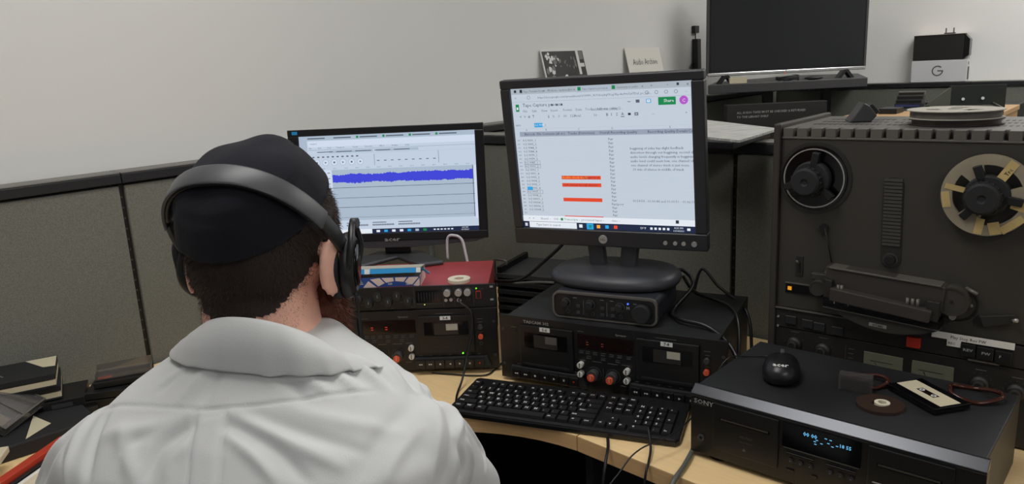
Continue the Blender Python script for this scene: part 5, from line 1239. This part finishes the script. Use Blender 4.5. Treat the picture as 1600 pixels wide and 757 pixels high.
# hands resting towards the keyboard
def hand(W, d, side, curl=.5):
    d = d.normalized(); sd = Vector((d.y, -d.x, 0)).normalized() * side   # thumb side = -sd
    P0 = W; P1 = W + d * .085 + Vector((0, 0, -.012))
    for q in (-.026, -.009, .009, .026): b.cone(P0 + sd * q * .6, .0145, P1 + sd * q, .0125, 12)
    for i, (q, L) in enumerate(((-.030, .070), (-.010, .079), (.010, .073), (.029, .056))):
        base = P1 + sd * q; spread = sd * (q * .25)
        a = base; dirs = [Vector((0, 0, -.10)), Vector((0, 0, -.45)), Vector((0, 0, -.85))]
        for j, fr in enumerate((.45, .30, .25)):
            e = a + (d + spread * 3 + dirs[j] * curl).normalized() * L * fr
            b.cone(a, .0092 - j * .0009, e, .0086 - j * .0009, 10); a = e
    a = W + d * .025 - sd * .022; e = a + (d * .6 - sd * .8 + Vector((0, 0, -.2))).normalized() * .040; b.cone(a, .0125, e, .0105, 12)
    e2 = e + (d * .95 - sd * .25 + Vector((0, 0, -.15))).normalized() * .032; b.cone(e, .0102, e2, .0082, 12)
hand(WRR, Vector((.05, .20, 0)), 1, .55); hand(WRL, Vector((.08, .20, 0)), -1, .55)
# legs
HPR, HPL = Tp(.095, .01, -.255), Tp(-.095, .01, -.255)
KNR, KNL = Vector((-.14, 1.21, -.215 + D0)), Vector((-.40, 1.24, -.215 + D0))
ANR, ANL = Vector((-.12, 1.18, -.655 + D0)), Vector((-.42, 1.22, -.655 + D0))
def legs(mb, k):
    for hp, kn, an in ((HPR, KNR, ANR), (HPL, KNL, ANL)):
        mb.cone(hp, .088 * k, kn, .062 * k, 24); mb.cone(kn, .060 * k, an, .044 * k, 24)
legs(b, .85)
for an in (ANR, ANL): b.cone(an + Vector((0, 0, -.02)), .034, an + Vector((.0, .13, -.055)), .028, 16)
me, co, nr = blend(b, .0042, 3)
L = tolocal(co)
# eye sockets
for s in (-1, 1):
    d2 = ((L[:, 0] - s * .031) / .017) ** 2 + ((L[:, 2] - .003) / .008) ** 2
    msk = (L[:, 1] > .05); co -= nr * (.0045 * np.exp(-d2 * 1.6) * msk)[:, None]
L = tolocal(co)
body = finish(me, co, 'body', 'skin')
for s in (-1, 1):
    e = MB().ell((0, 0, 0), (.0115, .0115, .0115), n=18, k=12).build('eye', 'photo_white', man, loc=H(s * .031, .0650, .003) - PL)
    MB().ell((0, 0, 0), (.0052, .002, .0052), n=14, k=8).build('iris', 'hair', e, loc=fw * .0108)
# --- hair: close shell plus short strands
polys = np.zeros(len(me.polygons) * 4, int)
loops = [tuple(p.vertices) for p in me.polygons]
def zmin(y):
    return np.interp(y, [-.11, -.075, -.045, -.022, .012, .022, .05, .056, .2], [-.070, -.060, -.030, -.008, .022, -.012, -.012, .062, .075])
wob = .004 * np.sin(L[:, 0] * 160 + 1) * np.sin(L[:, 1] * 130)
inh = (L[:, 2] > zmin(L[:, 1]) + wob) & (L[:, 2] > -.09) & (np.abs(L[:, 0]) < .0835)
earz = ((np.abs(L[:, 0]) > .0775) & (np.abs(L[:, 1] + .014) < .028) & (L[:, 2] < .028))
inh &= ~earz
def patch(mask, off, name, m, parent, thick=None):
    keep = [f for f in loops if all(mask[i] for i in f)]
    used = sorted({i for f in keep for i in f}); mp = {v: i for i, v in enumerate(used)}
    vv = co[used] + nr[used] * (off if np.isscalar(off) else off[used][:, None])
    mb = MB(); mb.add([tuple(v - np.array(PL)) for v in vv], [tuple(mp[i] for i in f) for f in keep], 0, True)
    o = mb.build(name, m, parent, fix=False); return o, used
edge = np.clip((L[:, 2] - zmin(L[:, 1])) / .03, 0, 1)
hair, used = patch(inh, .0006 + .003 * edge, 'hair', 'hair', man)
def strands(idx, n, ln, wd, dirf, name, m, parent, lift=0.0):
    mb_v = np.zeros((n * 3, 3)); k = rng.choice(idx, n)
    base = co[k] + rng.normal(0, .0016, (n, 3)) + nr[k] * lift
    d = dirf(k, n); d /= np.linalg.norm(d, axis=1)[:, None]
    side = np.cross(d, rng.normal(0, 1, (n, 3))); side /= np.linalg.norm(side, axis=1)[:, None]
    l = ln * rng.uniform(.6, 1.2, n)[:, None] if np.isscalar(ln) else (ln[k] * rng.uniform(.6, 1.2, n))[:, None]
    mb_v[0::3] = base - side * wd; mb_v[1::3] = base + side * wd; mb_v[2::3] = base + d * l
    me_ = bpy.data.meshes.new(name); me_.from_pydata([tuple(v) for v in mb_v - np.array(PL)], [], [(3 * i, 3 * i + 1, 3 * i + 2) for i in range(n)])
    me_.materials.append(MATS[m]); o = bpy.data.objects.new(name, me_); COL.objects.link(o); o.parent = parent; o['kind'] = 'stuff'; return o
hidx = np.where(inh & (L[:, 2] < .075))[0]
dn = -np.array(up)
strands(hidx, 26000, .0016 + .0040 * edge, .00028, lambda k, n: nr[k] * .8 + dn * .75 + rng.normal(0, .25, (n, 3)), 'hair_strands', 'hair_strand', hair, .002)
nape = np.where((L[:, 2] < zmin(L[:, 1]) + .004) & (L[:, 2] > zmin(L[:, 1]) - .030) & (L[:, 1] < .0) & (L[:, 2] > -.125) & ~earz & (np.abs(L[:, 0]) < .08))[0]
strands(nape, 4200, .0016, .00018, lambda k, n: nr[k] * .5 + dn * .9 + rng.normal(0, .3, (n, 3)), 'nape_stubble', 'hair_strand', hair)
# --- beard
bb_ = MB()
def be(c, r):
    mb = MB(); mb.ell(c, r, n=24, k=16); bb_.add([tuple(HM @ Vector(p)) for p in mb.v], mb.f)
be((0, .062, -.100), (.060, .050, .055)); be((0, .074, -.135), (.055, .048, .060)); be((0, .078, -.165), (.038, .038, .040))
for s in (-1, 1): be((s * .052, .030, -.070), (.026, .032, .045)); be((s * .066, .024, -.035), (.012, .017, .030)); be((s * .018, .093, -.052), (.020, .012, .008))
bme, bco, bnr = blend(bb_, .0045, 4)
bL = tolocal(bco); bco = bco + bnr * (.0035 * np.sin(bL[:, 0] * 210 + 3 * np.sin(bL[:, 2] * 90)) * np.sin(bL[:, 2] * 150 + bL[:, 1] * 120))[:, None]
beard = finish(bme, bco, 'beard', 'beard')
co_s, nr_s = co, nr; co, nr = bco, bnr
strands(np.arange(len(bco)), 16000, .016, .0004, lambda k, n: nr[k] * .9 + dn * .8 + rng.normal(0, .45, (n, 3)), 'beard_strands', 'beard', beard, -.002)
co, nr = co_s, nr_s

# --- skullcap
kp = MB(); nt, na = 26, 72; al = math.radians(36); kax = Vector((0, -math.sin(al), math.cos(al))); kx = Vector((1, 0, 0)); ky = kax.cross(kx)
vs = []
for lay in (0, 1):
    for j in range(nt + 1):
        th = math.radians(71) * j / nt
        for i in range(na):
            a = 2 * math.pi * i / na
            d = kax * math.cos(th) + (kx * math.cos(a) + ky * math.sin(a)) * math.sin(th)
            puff = .008 * math.exp(-((math.degrees(th) - 40) / 17) ** 2) + .002 * math.exp(-((math.degrees(th) - 0) / 22) ** 2)
            seam = -.0016 * math.exp(-((math.degrees(th) - 47) / 1.8) ** 2)
            if th > math.radians(47): seam -= .0012 * math.exp(-(((math.degrees(a) + 30) % 60 - 30) / 2.0) ** 2)
            dent = .003 * math.sin(2 * a + .6) * math.sin(th) ** 2 + .002 * math.sin(5 * a + 1.1) * math.exp(-((math.degrees(th) - 36) / 14) ** 2)
            E = .0045 + puff + seam + dent - (.003 if lay else 0)
            p = Vector((0, -.008, .028)) + Vector((d.x * (.0795 + E), d.y * (.099 + E), d.z * (.095 + E)))
            vs.append(tuple(HM @ p - PL))
N1 = (nt + 1) * na
fs = [(j * na + i, (j + 1) * na + i, (j + 1) * na + (i + 1) % na, j * na + (i + 1) % na) for j in range(nt) for i in range(na)]
fs += [(N1 + j * na + i, N1 + j * na + (i + 1) % na, N1 + (j + 1) * na + (i + 1) % na, N1 + (j + 1) * na + i) for j in range(nt) for i in range(na)]
fs += [(nt * na + i, N1 + nt * na + i, N1 + nt * na + (i + 1) % na, nt * na + (i + 1) % na) for i in range(na)]
kp.add(vs, fs, 0, True); kp.build('skullcap', 'kippah', man, fix=False)

FOLD = 1.25
# --- shirt: torso and sleeves as one surface, then seams, pleat and folds
s = MB(); torso(s, RG); arms(s, 1.04, True)
s.cone(Tp(.150, .01, .262), .070, ELR + Vector((0, -.02, .02)), .054, 24)
sme, sco, snr = blend(s, .0032, 34)
rel = sco - np.array(TC) - np.array([0, 0, D0]); r_ = rel @ np.array(trd); f_ = rel @ np.array(tfd); z_ = rel[:, 2]
back = np.clip(-snr @ np.array(tfd) * 1.5 + .5, 0, 1) * (np.abs(r_) < .26)
def ridge(x, w_): return np.exp(-(x / w_) ** 2)
disp = np.zeros(len(sco))
# cloth folds, each a stroke over the surface: (points relative to the worktop height, width mm, height mm)
CREASES = [
    ([(-.3412, .7501, .3789), (-.373, .7431, .357)], 7, 2.5),
    ([(-.3517, .7521, .3738), (-.3726, .7353, .3521)], 6, -2),
    ([(-.3186, .7368, .3795), (-.3429, .7166, .3485)], 9, 3),
    ([(-.3043, .7296, .3769), (-.3185, .708, .3473)], 8, -2.5),
    ([(-.2513, .7273, .3825), (-.2257, .7225, .3712), (-.1935, .7087, .3524)], 8, 3.5),
    ([(-.2608, .7231, .3769), (-.232, .7142, .3636), (-.2129, .7003, .3486)], 8, -3),
    ([(-.2672, .7255, .3806), (-.2479, .7147, .3653)], 7, 2),
    ([(-.2055, .74, .3796), (-.1764, .7233, .3576), (-.1651, .7155, .3489)], 8, 2.5),
    ([(-.1905, .7441, .3747), (-.1608, .7273, .3537)], 7, -2.5),
    ([(-.1713, .7504, .3683), (-.1425, .7314, .3467)], 7, 3.5),
    ([(-.1574, .7598, .3634), (-.1306, .7379, .3421)], 6, -3.5),
    ([(-.1425, .7729, .3558), (-.1203, .7474, .3371)], 6, 3.5),
    ([(-.128, .7756, .3448), (-.1104, .7566, .33)], 5, -3.5),
    ([(-.1217, .7905, .3351), (-.1055, .758, .3259)], 5, 3),
    ([(-.1101, .7855, .3245), (-.0984, .7788, .314)], 6, 3),
    ([(-.0961, .7769, .3123), (-.0857, .747, .3163)], 6, -3),
    ([(-.2864, .6951, .3408), (-.232, .6697, .3247), (-.1733, .6498, .303)], 10, 4),
    ([(-.2864, .6864, .3335), (-.2395, .6625, .3191), (-.2032, .639, .2956)], 9, -4.5),
    ([(-.2865, .6773, .3265), (-.2533, .6561, .3127), (-.2288, .638, .2948)], 9, 4),
    ([(-.2671, .6923, .3406), (-.2066, .6718, .3258), (-.1532, .6623, .3096)], 9, -3),
    ([(-.2288, .6929, .343), (-.1712, .6838, .3297), (-.1198, .6894, .315)], 12, 2.5),
    ([(-.1078, .7282, .3264), (-.136, .68, .3169), (-.1552, .6424, .2912)], 12, -3),
    ([(-.103, .6982, .3124), (-.1223, .6663, .2991), (-.133, .6453, .2851)], 10, 3),
    ([(-.328, .7025, .34), (-.3663, .6985, .328), (-.4236, .7125, .3165)], 12, 3.5),
    ([(-.3281, .6916, .3314), (-.3535, .6802, .318), (-.3631, .6571, .2926)], 10, -4.5),
    ([(-.3404, .7005, .3357), (-.3856, .6922, .3182), (-.3933, .6817, .3063)], 10, -2.5),
    ([(-.4045, .7098, .323), (-.3867, .6787, .3062), (-.3697, .6581, .2915)], 12, 3.5),
    ([(-.4717, .77, .31), (-.4744, .7384, .2944), (-.4666, .7015, .2699)], 12, 4),
    ([(-.44, .7472, .324), (-.4402, .7151, .3082), (-.4317, .6789, .2836)], 10, -4),
    ([(-.4842, .7636, .3035), (-.5062, .7539, .2782), (-.5288, .7547, .243)], 10, -3.5),
    ([(-.5076, .7697, .2852), (-.5369, .7758, .2481), (-.5586, .7827, .2211)], 9, 3.5),
    ([(-.3247, .677, .3212), (-.338, .6663, .3091), (-.3404, .6525, .2938)], 9, 3),
    ([(-.0849, .7665, .3084), (-.068, .757, .2961), (-.0665, .7187, .2941)], 8, 4),
    ([(-.068, .757, .2961), (-.0568, .7502, .2755), (-.0527, .7536, .2376)], 7, -4),
    ([(-.0668, .7629, .291), (-.0536, .8558, .2053), (-.0464, .8208, .1896)], 6, 4),
    ([(-.0763, .7376, .3102), (-.0696, .7091, .2917), (-.0767, .6882, .2621)], 9, -4),
    ([(-.0896, .7438, .3191), (-.0837, .7013, .3028), (-.0903, .6726, .2699)], 8, 3),
    ([(-.0575, .7317, .2784), (-.0543, .7346, .2536), (-.0582, .734, .2308)], 6, 4),
    ([(-.0632, .7123, .2821), (-.0601, .7126, .2599), (-.0652, .7057, .2473)], 6, -4),
]
SEAMS = [([(-.485, .79, .303), (-.477, .785, .310), (-.411, .738, .336), (-.315, .703, .343), (-.229, .700, .349), (-.168, .713, .349), (-.107, .750, .327)], 1.7, -2.4),
         ([(-.324, .704, .342), (-.318, .647, .293), (-.315, .60, .22)], 1.9, -2.2), ([(-.292, .697, .342), (-.286, .643, .294), (-.284, .595, .22)], 1.9, -2.2),
         ([(-.107, .765, .333), (-.105, .750, .326), (-.094, .667, .270), (-.090, .655, .20)], 1.7, -1.8), ([(-.477, .80, .312), (-.477, .785, .310), (-.490, .745, .288), (-.488, .70, .24)], 1.7, -1.8)]
def stroke(pts, w_, a_):
    P = [Vector(p) for p in pts]
    if len(P) > 2: P = smooth_path(P, 4)
    P = np.array([tuple(p) for p in P]) + [0, 0, D0]
    near = np.where(np.all((sco > P.min(0) - .04) & (sco < P.max(0) + .04), axis=1))[0]; q = sco[near]
    best = np.full(len(near), 9.); tt = np.zeros(len(near)); n = len(P) - 1
    for i in range(n):
        ab_ = P[i + 1] - P[i]; t = np.clip(((q - P[i]) @ ab_) / (ab_ @ ab_), 0, 1); d = np.linalg.norm(q - (P[i] + t[:, None] * ab_), axis=1)
        m_ = d < best; best[m_] = d[m_]; tt[m_] = (i + t[m_]) / n
    return near, best, tt
for pts, w_, a_ in CREASES:
    near, d, t = stroke(pts, w_, a_); disp[near] += FOLD * a_ * .001 * np.exp(-(d / (w_ * .00075)) ** 2) * np.clip(np.sin(math.pi * (.08 + .84 * t)), 0, 1) ** .6
for pts, w_, a_ in SEAMS:
    near, d, t = stroke(pts, w_, a_); disp[near] += a_ * .001 * np.exp(-(d / (w_ * .001)) ** 2)
pl = Vector((-.308, .700, .342 + D0)); pd = (Vector((-.302, .645, .2935 + D0)) - pl).normalized(); q = sco - np.array(pl); al_ = q @ np.array(pd); pe_ = np.abs((q - al_[:, None] * np.array(pd)) @ np.array(trd))
disp += .0030 / (1 + np.exp((pe_ - .0135) / .0012)) * np.clip(al_ / .012, 0, 1) * back
seam_side = (z_ > .26) & (r_ > -.2) & (r_ < .175)
disp += .0016 * np.sin(60 * z_ + 20 * f_ + 8 * r_) * np.clip((np.abs(r_) - .2) / .03, 0, 1) + .0012 * np.sin(31 * r_ + 23 * f_ + 2) * np.sin(27 * z_ + 19 * r_)
sco = sco + snr * disp[:, None]
shirt = finish(sme, sco, 'shirt', 'shirt')
# collar: stand plus folded leaf that lies on the shoulders
def collar():
    mb = MB(); n = 84; ctr = Vector((-.268, .784, .377 + D0)); t_, az_ = .775, .282
    Q = Matrix.Rotation(-az_, 3, 'Z') @ Matrix.Rotation(-t_, 3, 'X'); rows_n = 0; vs = []
    snew = np.zeros(len(sme.vertices) * 3); sme.vertex_normals.foreach_get('vector', snew); snew = snew.reshape(-1, 3)
    def onshirt(p, off):
        d = ((sco - np.array(p)) ** 2).sum(1); i = np.argpartition(d, 40)[:40]; w_ = np.exp(-d[i] / .00008)[:, None] + 1e-12
        q = (sco[i] * w_).sum(0) / w_.sum(); nn = (snew[i] * w_).sum(0); nn /= np.linalg.norm(nn)
        return Vector(q) + Vector(nn) * off, Vector(nn)
    for j in range(n + 1):
        a = math.radians(-246 + 308 * j / n); fr = max(0, math.sin(a)) 
        rad = Q @ Vector((math.cos(a), math.sin(a), 0)); upv = Q @ Vector((0, 0, 1))
        F = ctr + Q @ Vector((.0725 * math.cos(a), .0685 * math.sin(a), 0))
        out = Vector((rad.x, rad.y, 0)).normalized()
        ln = .046 + .014 * fr
        L0, nn = onshirt(F + out * (.026 + .01 * fr) - Vector((0, 0, ln)), .0045)
        d_ = (L0 - F); 
        inner = F - rad * .004 - upv * .032
        F1 = F + upv * .002 + rad * .0025; F2 = F + rad * .006 - upv * .001
        M1 = F2 + (L0 - F2) * .48 + out * .007 + Vector((0, 0, .006)); L1 = L0 + nn * .0016
        U0 = L0 - nn * .003; U1 = F + rad * .002 - upv * .006 + (L0 - F) * .0; U2 = F + (L0 - F) * .5 + out * .003 + Vector((0, 0, .001))
        row = [inner, F - rad * .0025 - upv * .006, F - rad * .001 + upv * .0008, F1, F2, M1, L1 - d_ * .06, L1, U0, U2, U1]
        vs += [tuple(p - PL) for p in row]; k = len(row)
    fs = [(j * k + i, j * k + (i + 1) % k, (j + 1) * k + (i + 1) % k, (j + 1) * k + i) for j in range(n) for i in range(k)]
    fs += [tuple(range(k)), tuple(n * k + i for i in range(k))[::-1]]
    mb.add(vs, fs, 0, True); o = mb.build('collar', 'shirt', shirt)
    sb = o.modifiers.new('s', 'SUBSURF'); sb.levels = 1; sb.render_levels = 1
collar()
for W_, E_ in ((WRR, ELR), (WRL, ELL)):
    c0 = E_ + (W_ - E_) * .80; c1 = E_ + (W_ - E_) * .98
    MB().tube([c0 - PL, c0 + (c1 - c0) * .5 - PL, c1 - PL], .043, n=28, k=2).build('cuff', 'shirt', shirt)
# trousers, shoes, belt
t_ = MB(); legs(t_, 1.0); torso(t_, [(-.36, .0, .160, .105, .11, .85), (-.30, -.01, .185, .128, .15, .85), (-.20, -.01, .178, .118, .15, .85)])
tme, tco, tnr = blend(t_, .009, 5); finish(tme, tco, 'trousers', 'trousers')
for an in (ANR, ANL):
    sh_ = MB(); sh_.cone(an + Vector((0, -.02, -.040)), .040, an + Vector((.0, .14, -.052)), .034, 20); sh_.cone(an, .045, an + Vector((0, 0, -.03)), .045, 20)
    q, qc, qn = blend(sh_, .006, 4); qc[:, 2] = np.maximum(qc[:, 2], .001); finish(q, qc, 'shoe', 'black')

# ---------------------------------------------------------------- headphones
hp = thing('headphones', 'black and grey over-ear headphones worn by the seated man', 'headphones', HC); hp.rotation_euler = HM.to_euler()
tb_ = math.radians(48)
def arcp(t, ro, zo=0.0):                            # t from 0 (right) to pi (left)
    c, s_ = math.cos(t), math.sin(t)
    x = (.0890 + ro) * math.copysign(abs(c) ** .90, c); h = (.127 + ro) * s_ ** .9
    return Vector((x, -.002 - h * math.sin(tb_), -.002 + h * math.cos(tb_)))
def band(t0, t1, ro, ri, w0, w1, n=40):
    mb = MB(); wv = Vector((0, math.cos(tb_), math.sin(tb_))); vs = []
    for j in range(n + 1):
        t = t0 + (t1 - t0) * j / n; q = abs(t / math.pi - .5) * 2; w_ = w0 + (w1 - w0) * q
        for r, ww in ((ri, -.9), (ro - .001, -1), (ro, -.8), (ro, .8), (ro - .001, 1), (ri, .9)):
            vs.append(tuple(arcp(t, r) + wv * w_ * ww))
    k = 6; fs = [(j * k + i, j * k + (i + 1) % k, (j + 1) * k + (i + 1) % k, (j + 1) * k + i) for j in range(n) for i in range(k)] + [tuple(range(k)), tuple(n * k + i for i in range(k))[::-1]]
    mb.add(vs, fs, 0, True); return mb
band(.42, math.pi - .42, .0125, .0085, .0135, .0115).build('headband', 'band_grey', hp, bevel=.0006)
band(.55, math.pi - .55, .0085, .0045, .0125, .0105).build('band_padding', 'pad', hp)
for s0, s1 in ((.10, .46), (math.pi - .46, math.pi - .10)):
    band(s0, s1, .0118, .0060, .0110, .0100, 12).build('slider', 'black', hp, bevel=.0006)
for s in (1, -1):
    X = Matrix.Translation((s * .090, .006, -.014)) @ Matrix.Rotation(math.radians(12 * s), 4, 'Z') @ Matrix.Rotation(math.radians(-6), 4, 'X')
    cup = MB()
    def ov(prof, m=0):
        mb = MB(); n = 40
        vs = [(s * h * .72, r * math.cos(2 * math.pi * i / n) * .82, r * math.sin(2 * math.pi * i / n)) for r, h in prof for i in range(n)]
        k = len(prof); mb.add([tuple(X @ Vector(v)) for v in vs], [(j * n + i, j * n + (i + 1) % n, (j + 1) * n + (i + 1) % n, (j + 1) * n + i) for j in range(k - 1) for i in range(n)] + [tuple(range(n)), tuple((k - 1) * n + i for i in range(n))], 0, True); return mb
    c = ov([(.030, -.002), (.037, .000), (.0385, .006), (.036, .014), (.031, .019), (.029, .020), (.028, .018), (.010, .018)]).build('ear_cup', 'black', hp)
    ov([(.022, -.020), (.030, -.021), (.0365, -.017), (.0385, -.010), (.0370, -.003), (.030, -.001)]).build('ear_cushion', 'pad', c)
    ov([(.0245, .0195), (.0235, .0212), (.001, .0213)]).build('cup_plate', 'black_gloss', c)
    yk = MB().tube([X @ Vector((s * .008, -.026, -.005)), X @ Vector((s * .013, -.028, .022)), X @ Vector((s * .011, -.014, .042)), X @ Vector((s * .010, 0, .046)), X @ Vector((s * .011, .014, .042)), X @ Vector((s * .013, .028, .022)), X @ Vector((s * .008, .026, -.005))], .004)
    yk.build('yoke', 'black', hp)
    MB().cyl(tuple(X @ Vector((.008 if s > 0 else -.016, 0, .048))), .006, .008, 'x', 16).build('hinge', 'mid_grey', hp)
MB().tube([(.104, .0, -.045), (.106, .002, -.062), (.108, .010, -.10), (.112, .05, -.17), (.12, .12, -.22)], .0018).build('lead', 'cord', hp)

# ---------------------------------------------------------------- office chair under the man (low back, below the picture)
chr_ = thing('office_chair', 'black office chair under the seated man, mostly hidden by him', 'chair', (PL.x, PL.y - .03, 0), -ty)
MB().box(-.23, -.19, .335, .23, .27, .39).build('seat', 'chair_fabric', chr_, bevel=.03, seg=4)
MB().box(-.2, -.25, .47, .2, -.21, .80).build('backrest', 'chair_fabric', chr_, bevel=.02, seg=4)
MB().tube([(0, -.08, .33), (0, -.25, .36), (0, -.262, .60)], .014).build('back_support', 'black', chr_)
MB().cyl((0, 0, .09), .028, .25, 'z', 24).build('gas_lift', 'black', chr_)
for i in range(5):
    a = 2 * math.pi * i / 5 + .3; c_, s_ = math.cos(a), math.sin(a)
    lg = MB().tube([(0, 0, .11), (c_ * .16, s_ * .16, .09), (c_ * .29, s_ * .29, .065)], .017).build('base_arm', 'black', chr_)
    MB().cyl((c_ * .29 - .012, s_ * .29, .028), .027, .024, 'x', 20).build('castor', 'black_matte', chr_)
